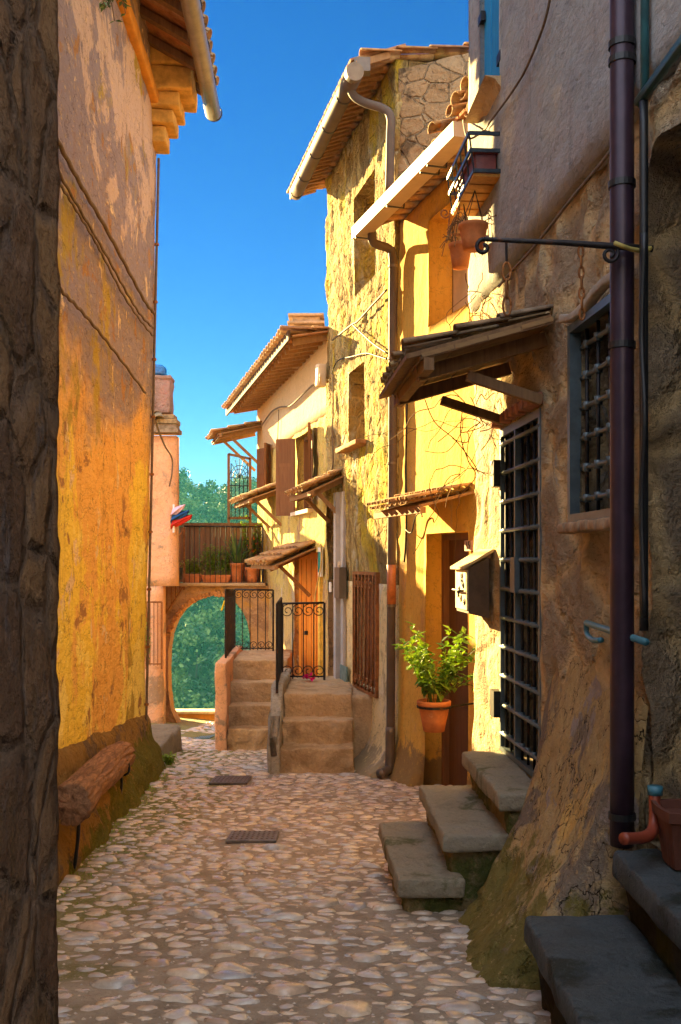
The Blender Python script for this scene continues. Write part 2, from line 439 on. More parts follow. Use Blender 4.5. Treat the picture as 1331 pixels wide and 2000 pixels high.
M_['b4_gable'] = wallmat('brown_stone_blocks', (.30, .18, .09), (.46, .29, .14), (.40, .27, .15), 2.4,
    patches=[((.14, .09, .05), 2.5, .57, .04, 1)], bump=1.0, bscale=22, stone=(3.6, (.34, .23, .13), .05, (1, 1, 1.4)))
M_['b3'] = wallmat('flaking_pink_plaster', (.56, .36, .17), (.68, .47, .20), (.74, .50, .15), 1.9,
    patches=[((.68, .50, .14), 1.2, .52, .05, .7, 1.0, 3.0), ((.44, .27, .15), 2.5, .58, .03, .5), ((.68, .58, .46), 2.0, .60, .02, .6)],
    bump=.7, bscale=24, streak=.4, crack=.6)
M_['b3_up'] = wallmat('plain_buff_plaster', (.56, .38, .20), (.64, .45, .25), None, 1.5, bump=.25, bscale=14)
M_['pink'] = wallmat('salmon_plaster', (.70, .36, .19), (.80, .44, .25), (.72, .42, .28), 1.2,
    patches=[((.38, .25, .16), 1.1, .56, .04, .8), ((.45, .3, .2), 3, .62, .03, 1)], bump=.4, bscale=18, crack=.4)
M_['arch'] = wallmat('orange_arch_render', (.38, .22, .10), (.52, .31, .15), (.42, .29, .19), 1.6,
    patches=[((.33, .19, .10), 2, .57, .04, .8), ((.55, .30, .07), 1.3, .58, .05, .6)], bump=.7, bscale=16, streak=.3)
M_['step'] = wallmat('worn_step_stone', (.46, .31, .17), (.62, .43, .24), (.54, .41, .28), 3, patches=[((.38, .25, .13), 2.5, .56, .12, 1)], bump=.6, bscale=24)
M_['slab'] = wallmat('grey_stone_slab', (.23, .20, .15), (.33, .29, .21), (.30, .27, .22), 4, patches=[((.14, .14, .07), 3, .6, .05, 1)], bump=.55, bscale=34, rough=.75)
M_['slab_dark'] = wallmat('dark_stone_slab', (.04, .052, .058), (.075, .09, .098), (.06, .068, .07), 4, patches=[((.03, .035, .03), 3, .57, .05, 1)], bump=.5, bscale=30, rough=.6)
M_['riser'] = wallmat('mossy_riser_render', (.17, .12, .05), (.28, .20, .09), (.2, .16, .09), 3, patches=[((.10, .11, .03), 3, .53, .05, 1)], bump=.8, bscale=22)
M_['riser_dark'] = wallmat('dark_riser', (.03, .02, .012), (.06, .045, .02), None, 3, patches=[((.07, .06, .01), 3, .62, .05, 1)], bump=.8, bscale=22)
M_['tile'] = tilemat('clay_roof_tiles', [(.42, .19, .07), (.58, .30, .12), (.52, .34, .15), (.36, .20, .12), (.60, .36, .14)])
M_['tile_dark'] = tilemat('old_grey_tiles', [(.28, .18, .10), (.38, .25, .14), (.30, .23, .17), (.42, .28, .12)])
M_['pianelle'] = tilemat('underside_bricks', [(.50, .20, .08), (.62, .28, .10), (.42, .18, .09), (.55, .34, .18), (.68, .24, .08)])
M_['beam'] = wood('weathered_beam', (.17, .09, .045), (.33, .19, .09))
M_['beam_far'] = wood('sunned_beam', (.27, .14, .06), (.42, .23, .10))
M_['shutter_brown'] = wood('brown_shutter', (.17, .07, .03), (.27, .12, .05), stretch=(20, 20, 1.5))
M_['door_brown'] = wood('dark_brown_door', (.13, .055, .02), (.20, .085, .03), stretch=(20, 20, 1.5), bump=.15)
M_['door_orange'] = simple('orange_door_paint', (.90, .30, .02), .5, var=.12, sc=5)
M_['log'] = wood('cracked_log', (.09, .04, .02), (.50, .26, .13), stretch=(16, 1.2, 16), sc=1.7, bump=1.0)
M_['blue'] = wood('blue_shutter_paint', (.01, .20, .50), (.04, .36, .70), stretch=(30, 30, 1.3), bump=.2)
M_['gutter'] = simple('pale_copper_gutter', (.12, .085, .065), .65, .1, .12, 5)
M_['gutter_dark'] = simple('dark_gutter', (.16, .12, .09), .45, .4, .2, 6)
M_['gutter_pink'] = simple('pinkish_box_gutter', (.40, .30, .25), .6, .1, .08, 5)
M_['pipe_purple'] = simple('purple_brown_pipe', (.045, .024, .040), .38, .25, .2, 8)
M_['pipe_black'] = simple('black_pipe', (.012, .013, .015), .45, 0, .3, 8)
M_['pipe_blue'] = simple('blue_pipe', (.05, .19, .26), .4, 0, .2, 8)
M_['pipe_red'] = simple('red_plastic_pipe', (.26, .05, .025), .45, 0, .2, 8)
M_['iron'] = simple('dark_wrought_iron', (.03, .026, .028), .5, .6, .3, 20, rust=((.14, .05, .02), .58))
M_['iron_blue'] = simple('blue_black_iron', (.03, .045, .06), .35, .5, .3, 20)
M_['iron_frame'] = simple('grey_blue_iron_frame', (.10, .13, .145), .4, .3, .2, 12)
M_['rust'] = simple('rusty_iron', (.30, .12, .04), .7, .3, .35, 14)
M_['terra'] = simple('terracotta', (.58, .20, .07), .75, 0, .18, 9, rust=((.62, .38, .24), .62))
M_['terra_dark'] = simple('dark_terracotta', (.13, .05, .035), .7, 0, .2, 9)
M_['soil'] = simple('potting_soil', (.04, .025, .015), .95)
M_['glass_dark'] = simple('dark_glass', (.012, .010, .009), .15, 0, .3, 3, 0)
M_['void'] = simple('dark_room', (.010, .007, .006), .9, 0, .1, 3, 0)
M_['cream'] = simple('cream_paint', (.66, .52, .36), .7, 0, .1, 6)
M_['cable'] = simple('painted_cable', (.16, .11, .07), .7, 0, .2, 20)
M_['cable_dark'] = simple('black_cable', (.03, .025, .02), .6, 0, .2, 20)
M_['vine'] = simple('dry_vine', (.20, .11, .045), .9, 0, .3, 20)
M_['leaf'] = leafmat('pot_leaves', (.08, .20, .02), (.28, .42, .04))
M_['leaf_dark'] = leafmat('agave_leaves', (.05, .13, .04), (.15, .25, .07), .15)
M_['grass'] = leafmat('grass_blades', (.16, .28, .02), (.36, .46, .05))
def forestmat():
    q = N('forest_leaves'); a = q.ramp(q.island(), [(0, (.03, .07, .018)), (1, (.065, .12, .025))]); k = q.mr(q.noise(.22, 3, .6), .44, .58)
    q.col(q.mix(k, q.mix(.7, a, (.012, .035, .010)), q.mix(.6, a, (.20, .27, .04)))); q.rough(.6); return q.m
M_['forest'] = forestmat()
m = M_['forest']; M_['trunk'] = simple('bark', (.07, .05, .035), .9)
M_['white'] = simple('white_enamel', (.75, .72, .66), .4, 0, .05, 4)
M_['blackp'] = simple('black_paint', (.02, .02, .02), .5)
M_['dirt'] = wallmat('packed_earth_joints', (.16, .115, .075), (.26, .19, .12), (.22, .165, .115), 3, patches=[((.12, .12, .03), 1.6, .60, .05, 1)], bump=.7, bscale=30, rough=.85)
m = N('river_cobbles'); i = m.island(); n = m.noise(14, 6, .65)
c = m.ramp(i, [(0, (.50, .35, .26)), (.2, (.78, .60, .42)), (.4, (.62, .54, .48)), (.6, (.84, .68, .50)), (.8, (.48, .45, .44)), (1, (.74, .52, .36))])
c = m.mix(m.mr(n, .3, .75), c, m.mix(.4, c, (.16, .12, .09))); m.col(c)
m.rough(m.mr(m.noise(9, 5, .6), .3, .7, .16, .42)); m.b.inputs['Coat Weight'].default_value = .6; m.b.inputs['Coat Roughness'].default_value = .22; m.bump(n, .25, .02); M_['cobble'] = m.m
# ================================================================== left side
def gb(x, y): return (x, y, g(y)+CZ)
WL = Wall((-1.75, 2.5), (-2.03, 10.5), lean=.022)
L0 = 0.0; L1 = WL.L
house = thing('plaster_house', 'tall ochre plaster house on the left with warm glow painted low and grey shade high, orange band and metal gutter', 'house', gb(-2.6, 7.5))
def dl(u, h):
    return .022*fr(u*1.3, h*.8, 3)+.006*fr(u*7, h*4, 1)
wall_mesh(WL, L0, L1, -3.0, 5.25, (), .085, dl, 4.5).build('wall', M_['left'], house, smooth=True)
m = MB(); m.rbox(lambda a, b, c: WL.p(L1/2+a-.02, .03+b, 4.68+c), (L1-.05, .09, .13), .02, 60, .006)
m.build('string_course', simple('orange_band', (.60, .26, .04), .85, 0, .2, 5), house, smooth=True)
cor = MB()
for k, (o, h0, h1, l) in enumerate(((.10, 4.30, 4.46, .34), (.19, 4.463, 4.60, .42), (.25, 4.603, 4.74, .5), (.38, 4.743, 4.98, .55), (.43, 4.983, 5.20, .6))):
    cor.rbox(lambda a, b, c, o=o, l=l, hm=(h0+h1)/2: WL.p(L1-l/2+.02+a, o/2+b, hm+c), (l, o+.06, h1-h0-.004), .018, 10, .012, 5, k)
cor.build('cornice', simple('yellow_stone_cornice', (.58, .34, .09), .85, 0, .3, 7, .4), house, smooth=True)
m = MB()   # eave: boards, tiles above
ev = lambda u, o, h: WL.p(u, o, h)
for k in range(40):
    u = .2+k*(L1-.4)/40
    m.hexa([ev(u, .0, 5.22), ev(u+.19, .0, 5.22), ev(u+.19, .52, 4.93), ev(u, .52, 4.93), ev(u, .0, 5.25), ev(u+.19, .0, 5.25), ev(u+.19, .52, 4.96), ev(u, .52, 4.96)])
rf = m.build('roof', M_['pianelle'], house)
for k in range(16):
    u = .3+k*.5; m = MB()
    m.hexa([ev(u, -.1, 5.18), ev(u+.09, -.1, 5.18), ev(u+.09, .47, 4.86), ev(u, .47, 4.86), ev(u, -.1, 5.26), ev(u+.09, -.1, 5.26), ev(u+.09, .47, 4.94), ev(u, .47, 4.94)]); m.build('rafter', M_['beam'], rf)
m = MB(); tiles(m, ev(L1+.02, -.6, 5.62), ev(0, 0, 0)-ev(L1, 0, 0), ev(0, 1.15, 4.97)-ev(0, 0, 5.6), 34, 3); m.build('tiles', M_['tile_dark'], rf, smooth=True)
m = MB(); gp = [ev(L1*k/12+(.15 if k == 12 else 0), .56+.0*k, 4.88-.006*k) for k in range(13)]; m.tube(gp, .085, 16)
gt = m.build('gutter', simple('grey_tin_gutter', (.28, .25, .22), .35, .5, .15, 8), house, smooth=True)
for k in range(1, 12): m = MB(); m.add(*ring(WL.p(.7*k+.55, .56, 4.85), gp[1]-gp[0], .092)); m.build('gutter_strap', M_['iron'], gt)
# flared plinth at the foot of the wall
m = MB(); nu = 70; nv = 16; vs = []; fs = []
prof = [(.32, -.12), (.32, 0), (.305, .06), (.29, .12), (.27, .18), (.24, .23), (.20, .27), (.15, .30), (.10, .33), (.06, .38), (.035, .45), (.015, .55), (-.05, .65)]
for i in range(nu+1):
    u = 2.0+(L1+.12-2.0)*i/nu; q = WL.p(u, 0, 0); gg = g(q.y)
    for (e, dh) in prof:
        k = (1.05-.50*(q.y-5.5)/5.0)*(1+.22*fr(u*1.1, dh*2, 4)+.16*fr(u*5, dh*6, 2))
        e2 = e*k if dh < .6 else e
        vs.append(WL.p(u, e2-.02*(gg+dh), gg+dh))
M2 = len(prof)
for i in range(nu):
    for j in range(M2-1): fs.append((i*M2+j, (i+1)*M2+j, (i+1)*M2+j+1, i*M2+j+1))
n0 = len(vs); q = WL.p(L1+.12, -.4, 0); vs.append(V(q.x, q.y, g(q.y)+.2))
for j in range(M2-1): fs.append((nu*M2+j, n0, nu*M2+j+1))
m.add(vs, fs)
m.build('plinth', wallmat('mossy_plinth', (.30, .17, .05), (.46, .26, .07), (.36, .23, .09), 3, patches=[((.24, .16, .09), 3, .56, .04, 1)], bump=.9, bscale=20, moss=(.0, .55, (.17, .17, .02))), house, smooth=True)
m = MB(); m.tube([WL.p(L1-.13, .035, h) for h in (-1.9, -1, 0, 1, 2, 3, 4.2)], .014, 6); cdt = m.build('conduit', M_['cable'], house)
for k in range(9): m = MB(); m.add(*ring(WL.p(L1-.13, .035, -1.5+k*.6), Vector((0, 0, 1)), .024, .012, 8)); m.build('clip', M_['rust'], cdt)

# cables across the left wall
def lcable(pts, name, label, r=.011, mat='cable'):
    pp = []
    for (px, py) in pts:
        u, h = WL.uh(px, py, .05); u = min(u, L1-.02); pp.append(WL.p(u, .05+R.uniform(-.006, .01), h))
    m = MB(); cc = catmull(pp, 8)
    for k, q in enumerate(cc): q.z += .008*math.sin(k*1.9)
    m.tube(cc, r, 6)
    m.build(name, M_[mat], None, base=pp[0], smooth=True, label=label, cat='cable', group='cables strung along the left wall')
lcable([(95, 240), (120, 290), (160, 365), (205, 440), (250, 530), (285, 590), (300, 612)], 'wall_cable', 'thick pale twisted cable, highest of the cables on the left ochre wall', .016)
lcable([(95, 290), (120, 342), (165, 425), (210, 505), (245, 570), (275, 615), (299, 640)], 'wall_cable', 'second cable from the top sagging along the left ochre wall')
lcable([(95, 330), (120, 368), (150, 410), (180, 462), (205, 505), (240, 575), (270, 622), (299, 655)], 'wall_cable', 'wavy third cable just below the upper pair on the left wall', .010)
lcable([(95, 535), (120, 568), (150, 600), (190, 645), (235, 700), (283, 768)], 'wall_cable', 'lowest cable on the left ochre wall, running down to the wall corner', .012)
m = MB(); pp = catmull([P(286, 775, 10.4), P(297, 800, 11.5), P(308, 835, 13.5), P(322, 870, 16), P(336, 895, 17.35), P(336, 925, 17.35), P(331, 950, 17.4)], 6)
m.tube(pp, .014, 5); m.tube(scroll(P(287, 800, 10.45), Vector((1, 0, 0)), Vector((0, 0, 1)), .06, 1.2), .009, 5)
m.build('sagging_cable', M_['cable'], None, base=pp[0], label='pale cable hanging from the ochre wall corner across to the salmon house', cat='cable')

# near left stone building
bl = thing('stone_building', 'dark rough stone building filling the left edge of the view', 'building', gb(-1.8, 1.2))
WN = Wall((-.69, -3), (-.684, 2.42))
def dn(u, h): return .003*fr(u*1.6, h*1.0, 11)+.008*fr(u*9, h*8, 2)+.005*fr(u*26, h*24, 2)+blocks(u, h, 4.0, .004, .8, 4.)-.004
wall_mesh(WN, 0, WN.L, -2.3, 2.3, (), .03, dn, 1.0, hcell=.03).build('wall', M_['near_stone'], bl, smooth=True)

# log bench
lb = thing('log_bench', 'cracked timber log laid on iron hooks along the foot of the ochre wall', 'bench', gb(-1.65, 6.8))
def log(a, b, r, sd):
    m = MB(); a = Vector(a); b = Vector(b); d = (b-a).normalized(); x = d.cross(Vector((0, 0, 1))).normalized(); y = x.cross(d)
    S, NL = 88, 60; vs = []; fs = []
    for i in range(NL+1):
        t = i/NL; c = a.lerp(b, t)
        for k in range(S):
            an = 2*math.pi*k/S
            ang = an+.12*math.sin(t*5+sd)
            rr = r*(1+.13*nz(math.cos(an)*1.3, math.sin(an)*1.3, t*2.2+sd)+.05*fr(math.cos(an)*6, math.sin(an)*6, t*3+sd)-.20*max(0, math.sin(an*5+3*nz(t*1.2, 0, sd)))**14*(.6+nz(t*3, an, sd))-.12*max(0, math.sin(an*11+4*nz(t*1.6, 3, sd)))**10+.06*math.sin(t*7+sd))
            rr *= (1.0 if 0 < i < NL else .93)
            rr = rr*(1+.10*max(abs(math.cos(an)), abs(math.sin(an)))**2)
            vs.append(c+(x*math.cos(an)+y*math.sin(an))*rr+d*(.03*nz(math.cos(an)*2, math.sin(an)*2, sd+t) if i in (0, NL) else 0))
    for i in range(NL):
        for k in range(S): fs.append((i*S+k, i*S+(k+1) % S, (i+1)*S+(k+1) % S, (i+1)*S+k))
    vs += [a+d*.01, b-d*.01]
    for k in range(S): fs.append((len(vs)-2, (k+1) % S, k)); fs.append((len(vs)-1, NL*S+k, NL*S+(k+1) % S))
    m.add(vs, fs); return m
log(P(138, 1572, 5.45), P(198, 1506, 6.85), .105, 1.).build('log', M_['log'], lb, smooth=True)
log(P(172, 1532, 6.5), P(240, 1474, 8.6), .115, 4.).build('log', M_['log'], lb, smooth=True)
for (px, z, ytop, ybot, e) in ((152, 5.75, 1590, 1700, 22), (236, 7.9, 1505, 1592, 16)):
    m = MB(); pts = [P(px-14, ytop-2, z), P(px-8, ytop+6, z), P(px, ytop+8, z), P(px+2, ytop+30, z), P(px-4, ybot-20, z+.01), P(px-10, ybot+6, z+.02)]
    m.tube(catmull(pts, 5), .011, 6)
    m.tube(catmull([P(px, ytop+10, z), P(px+e*.6, ytop+8, z), P(px+e, ytop+2, z), P(px+e, ytop-12, z), P(px+e*.6, ytop-22, z)], 4), .010, 6)
    m.build('hook', M_['pipe_black'], lb, smooth=True)

# low stone step beyond the ochre corner
m = MB(); m.rbox(lambda a, b, c: V(-2.32+a, 11.7+b, g(11.7)+.08+c), (.62, 1.9, .36), .04, 16, .03, 4, 3)
m.build('stone_step', wallmat('grey_worn_step', (.20, .17, .13), (.32, .27, .2), None, 4, bump=.6), None, base=gb(-2.3, 11.7), smooth=True, label='low grey stone step past the corner of the ochre wall', cat='step')
ml = MB(); ms = MB()
t = thing('weed_tuft', 'small bright green weed tuft beside the low grey step', 'weed', gb(-1.93, 11.0))
leafy(ml, ms, V(-1.90, 11.0, g(11)), .16, .09, 26, .05, 8, rnd=R); ml.build('leaves', M_['grass'], t); ms.build('stems', M_['grass'], t)

# pink house behind
ph = thing('salmon_house', 'narrow salmon plaster house with stepped roof tiles at the end of the alley', 'house', gb(-5, 18))
WP = Wall((-9.5, 17.5), (-2.89, 17.5), lean=0)
wall_mesh(WP, 0, WP.L, -.45, 2.2, (), .16, lambda u, h: .02*fr(u, h, 7), .3).build('wall', M_['pink'], ph, smooth=True)
wall_mesh(WP, 0, WP.L-.24, -3.6, -.452, (), .16, lambda u, h: .02*fr(u, h, 7), .3).build('lower_wall', M_['pink'], ph, smooth=True)
m = MB(); m.box(-9.5, -3.75, 17.805, 20.5, -3.6, 2.19); m.build('rear_wall', M_['pink'], ph)
m = MB()
for k, (yp, x1) in enumerate(((836, 346), (827, 345), (818, 343), (808, 340))):
    z = 17.34+k*.0; h1 = -(yp-1095)/FP*17.4
    m.wbox(WP, 0.02*k, WP.L+.05+(x1-346)*.009-.03*(k%2), -.3, .16-.05*(k%2)-.02*k, h1-.078, h1-.004)
rf = m.build('roof', M_['tile_dark'], ph)
m = MB()
for k in range(3):
    O = V(-9.4, 18.5-.0*k, 2.96+.0*k)
tiles(m, V(-3.32, 18.6, 2.95), V(-9.4, 18.6, 2.95)-V(-3.32, 18.6, 2.95), V(-3.05, 17.36, 2.44)-V(-3.32, 18.6, 2.95), 24, 4); m.build('tiles', M_['tile_dark'], rf, smooth=True)
m = MB(); m.rbox(lambda a, b, c: V(-3.22+a, 17.8+b, 2.93+c), (.40, .4, .62), .03, 8, .03, 6, 2); m.rbox(lambda a, b, c: V(-3.22+a, 17.8+b, 3.25+c), (.44, .45, .06), .02, 6, .01)
m.build('chimney', wallmat('red_brown_rubble', (.22, .12, .09), (.36, .22, .17), (.45, .2, .16), 6, bump=.8), rf, smooth=True)
m = MB(); m.rbox(lambda a, b, c: V(-3.27+a, 17.8+b, 3.36+c+.04*math.cos(a*9)), (.30, .26, .15), .06, 8, .012, 8, 2)
m.build('plastic_sack', simple('blue_plastic', (.01, .11, .32), .35, 0, .5, 22), None, base=V(-3.27, 17.9, 3.38), smooth=True, label='crumpled blue plastic cover on top of the rubble chimney', cat='cover')

# ================================================================== the arch bridge
ab = thing('arch_bridge', 'orange plastered arch carrying a walkway full of flower pots at the end of the alley', 'arch', gb(-2.3, 18.8))
ZA = 18.3
inn = [(352, 1425), (344, 1408), (334, 1388), (329, 1350), (328, 1310), (329, 1270), (334, 1238), (344, 1212), (358, 1192), (376, 1177), (396, 1168), (418, 1163), (440, 1166), (460, 1177), (474, 1194), (484, 1217), (489, 1245), (491, 1280), (491, 1320), (491, 1370), (491, 1425)]
out = [(284, 1425), (284, 1408), (284, 1388), (284, 1350), (284, 1310), (284, 1275), (285, 1225), (290, 1170), (312, 1143), (350, 1141), (385, 1141), (415, 1140), (445, 1141), (475, 1141), (505, 1142), (545, 1146), (545, 1200), (545, 1260), (545, 1310), (545, 1370), (545, 1425)]
def dens(L, n=3): return [Vector((a[0]+(b[0]-a[0])*k/n, a[1]+(b[1]-a[1])*k/n)) for a, b in zip(L[:-1], L[1:]) for k in range(n)]+[Vector(L[-1])]
I_, O_ = dens(inn), dens(out); NR = 9; vs = []; fs = []; nI = len(I_)
for dz, sg in ((0, 1), (.42, -1)):
    for a, b in zip(I_, O_):
        for k in range(NR+1):
            q = a.lerp(b, k/NR); w = P(q.x, q.y, ZA); w.y += dz-sg*(.035*fr(w.x*2, w.z*2, 5)+(.03 if k == 0 else 0)*0); vs.append(w)
for i in range(nI-1):
    for k in range(NR):
        fs.append((i*(NR+1)+k, (i+1)*(NR+1)+k, (i+1)*(NR+1)+k+1, i*(NR+1)+k+1))
    A = i*(NR+1); B = (i+1)*(NR+1); o = nI*(NR+1)
    fs.append((A, B, B+o, A+o)); fs.append((A+NR, B+NR, B+NR+o, A+NR+o))
    for k in range(NR): fs.append((o+A+k, o+B+k, o+B+k+1, o+A+k+1))
m = MB(); m.add(vs, fs); m.build('wall', M_['arch'], ab, smooth=True)
m = MB()
for i in range(18, nI-22):
    a = I_[i]; b = O_[i]; n_ = (b-a).normalized(); w = P(a.x, a.y, ZA); nn = Vector((n_.x, 0, -n_.y)).normalized(); tt = Vector((nn.z, 0, -nn.x))
    for j in range(2):
        c0 = w+nn*(.035+.0*j)+tt*(.05*j-.02)+Vector((0, -.015, 0)); s = R.uniform(.8, 1.2)
        m.rbox(lambda a, b, c: c0+nn*a*s+tt*b*s+Vector((0, c, 0)), (.085, .045, .08), .012, 3, .012, 20, i+j*50)
m.build('arch_bricks', simple('rough_brick', (.46, .22, .08), .9, 0, .35, 9), ab, smooth=True)
m = MB(); m.rbox(lambda a, b, c: V(-2.18+a, 18.75+b, -.44+c), (1.6, 1.15, .06), .015, 12, .008); m.build('walkway', wallmat('walk_slab', (.40, .27, .14), (.5, .34, .2), None, 4), ab, smooth=True)

# board fence at the back of the walkway
fw = thing('board_fence', 'brown weathered board fence behind the potted plants on the arch', 'fence', V(-2.4, 19.28, -.42))
m = MB(); x = -3.25
while x < -1.5:
    w = R.uniform(.10, .16); m.box(x, x+w-.008, 19.25, 19.28+R.uniform(0, .01), -.42, .66+R.uniform(-.01, .02)); x += w
m.build('boards', wood('fence_boards', (.20, .11, .06), (.36, .20, .11), stretch=(12, 12, 1.3)), fw)
m = MB(); m.box(-3.27, -1.45, 19.2, 19.33, .67, .73); m.build('rail', M_['beam'], fw)

# railings
def railing(name, label, pts, hgt, n, mat='iron', r=.010, posts=(0, -1), scr=0, base=None, top_r=None, feet=None, panel=False):
    """pts: two bottom points A,B ; bars straight up"""
    A, B = Vector(pts[0]), Vector(pts[1]); up = Vector((0, 0, 1)); t = thing(name, label, 'railing', base or A)
    m = MB(); m.tube([A+up*hgt[0], B+up*hgt[1]], (top_r or r*1.5), 6); m.build('top_rail', M_[mat], t, smooth=True)
    if not panel:
        m = MB(); m.tube([A+up*.03, B+up*.03], r, 5); m.build('bottom_rail', M_[mat], t, smooth=True)
    for k in range(n+1):
        q = A.lerp(B, k/n); h = hgt[0]+(hgt[1]-hgt[0])*k/n
        e = k in (0, n); m = MB(); m.tube([q+up*(0 if not e else -.06), q+up*h], r*(1.6 if e else .75), 5)
        m.build('post' if e else 'baluster', M_[mat], t)
    if scr:
        d = (B-A)/n; dd = d.normalized()
        for k in range(n):
            q = A+d*(k+.5); hh = hgt[0]+(hgt[1]-hgt[0])*(k+.5)/n; m = MB()
            m.tube(scroll(q+up*(hh-scr*1.1), dd, up, scr*.95, 1.5, 20, math.pi/2), r*.55, 4)
            m.tube(scroll(q+up*(scr*1.15), dd, up, scr*.95, 1.5, 20, -math.pi/2, -1), r*.55, 4)
            m.build('scroll', M_[mat], t)
    return t
railing('walkway_railing', 'thin iron railing along the front of the arch walkway', (P(360, 1142, 18.4), P(513, 1142, 18.4)), (1.085, 1.075), 15, 'iron', .009)
railing('stair_railing', 'rusty handrail sloping up the steps left of the arch', (P(318, 1210, 18.1), P(360, 1146, 18.3)), (.92, 1.10), 5, 'rust', .012)
railing('side_railing', 'low iron railing level with the steps left of the arch', (P(286, 1300, 17.2), P(316, 1300, 17.2)), (1.10, 1.10), 4, 'rust', .011)

# potted plants on the walkway
HD = -.41
def plantpot(px, wpx, hpx, z, label, kind, name='potted_plant', group='pots along the arch walkway'):
    x = (px-665.5)/FP*z; r = wpx/2/FP*z; h = hpx/FP*z
    t = thing(name, label, 'potted plant', V(x, z, HD), group)
    terracotta_pot(t, V(x, z, HD), r, h, M_['terra'], M_['soil']); c = V(x, z, HD+h*.9); ml = MB(); ms = MB()
    return t, c, ml, ms
def planter(px0, px1, hpx, z, label, hp, nst, lf, kind='leaf', group='pots along the arch walkway', nl=16):
    x0 = (px0-665.5)/FP*z; x1 = (px1-665.5)/FP*z; h = hpx/FP*z
    t = thing('planter', label, 'planter', V((x0+x1)/2, z, HD), group)
    m = MB(); m.rbox(lambda a, b, c: V((x0+x1)/2+a*(1+.25*c/h), z+b*(1+.3*c/h), HD+h/2+c), (x1-x0, .17, h), .015, 8); m.build('trough', M_['terra'], t, smooth=True)
    ml = MB(); ms = MB()
    for k in range(nst):
        c = V(x0+(x1-x0)*(k+.5)/nst+R.uniform(-.02, .02), z+R.uniform(-.05, .05), HD+h*.9)
        leafy(ml, ms, c, hp*R.uniform(.7, 1.1), .09, 3, lf, nl, rnd=R)
    ml.build('leaves', M_[kind], t); ms.build('stems', M_['leaf'], t)
planter(362, 393, 17, 18.52, 'small terracotta trough of tall grassy shoots, leftmost trough on the arch', .42, 10, .06, 'grass')
planter(396, 450, 15, 18.6, 'long terracotta trough of dense green herbs in the middle of the arch', .60, 14, .06, 'leaf', nl=30)
t, c, ml, ms = plantpot(464, 29, 38, 18.62, 'large terracotta pot of sword-leaved agave on the arch', 'a')
for k in range(34):
    an = R.uniform(0, 2*math.pi); tl = R.uniform(.2, 1.15); L = R.uniform(.55, .85); d = Vector((math.cos(an)*math.sin(tl), math.sin(an)*math.sin(tl)*.6, math.cos(tl))); s = d.cross(Vector((0, 0, 1))).normalized()*.03
    p0 = c; p1 = c+d*L*.5+s*0; p2 = c+d*L+Vector((0, 0, -.12*tl)); ml.add([p0-s, p0+s, p1+s*1.1, p2, p1-s*1.1, p1+Vector((0, 0, -.012))], [(0, 1, 2, 5), (0, 5, 4), (5, 2, 3), (5, 3, 4)])
ml.build('leaves', M_['leaf_dark'], t)
t, c, ml, ms = plantpot(493, 29, 30, 18.5, 'terracotta pot with a small sprawling plant at the right end of the arch', 'b')
leafy(ml, ms, c, .25, .16, 10, .06, 14, rnd=R); ml.build('leaves', M_['leaf'], t); ms.build('stems', M_['leaf'], t)
t = thing('flowering_shrub', 'tall leafy plant with orange and yellow blooms behind the agave pot', 'plant', V(-1.72, 19.05, HD)); ml = MB(); ms = MB()
m = MB(); m.lathe(V(-1.72, 19.05, HD), [(.001, 0), (.10, 0), (.13, .22), (.12, .22)], 16); m.build('pot', M_['terra'], t, smooth=True)
leafy(ml, ms, V(-1.75, 19.05, HD+.2), 1.15, .30, 22, .075, 34, rnd=R); ml.build('leaves', M_['leaf'], t); ms.build('stems', M_['leaf'], t)
m = MB(); m2 = MB()
for k in range(16):
    q = V(-1.62+R.uniform(-.16, .14), 18.9+R.uniform(-.1, .05), .25+R.uniform(-.32, .22))
    for j in range(5): leaf(m if k % 2 else m2, q, Vector((R.uniform(-1, 1), R.uniform(-1, .2), R.uniform(-.6, 1))), Vector((0, 0, 1)), .05, .02)
m.build('blossoms', simple('orange_petals', (.8, .18, .03), .6), t); m2.build('blossoms', simple('yellow_petals', (.85, .6, .05), .6), t)
t = thing('potted_plant', 'black pot of pale trailing flowers standing on the steps left of the arch', 'potted plant', P(345, 1132, 18.2)); ml = MB(); ms = MB()
m = MB(); m.lathe(P(345, 1132, 18.2), [(.001, 0), (.10, 0), (.12, .22), (.105, .22), (.1, .19), (.001, .19)], 18); m.build('pot', M_['blackp'], t, smooth=True)
leafy(ml, ms, P(345, 1110, 18.2), .22, .15, 16, .05, 16, droop=.2, rnd=R); ml.build('leaves', leafmat('pale_petals', (.12, .2, .04), (.55, .42, .26)), t); ms.build('stems', M_['leaf'], t)
# wall shrub by the side railing
t = thing('wall_plant', 'thin straggly green plant behind the low railing left of the arch', 'plant', P(290, 1300, 17.0)); ml = MB(); ms = MB()
leafy(ml, ms, P(291, 1298, 17.0), .9, .16, 7, .06, 22, rnd=R); ml.build('leaves', M_['leaf'], t); ms.build('stems', M_['vine'], t)

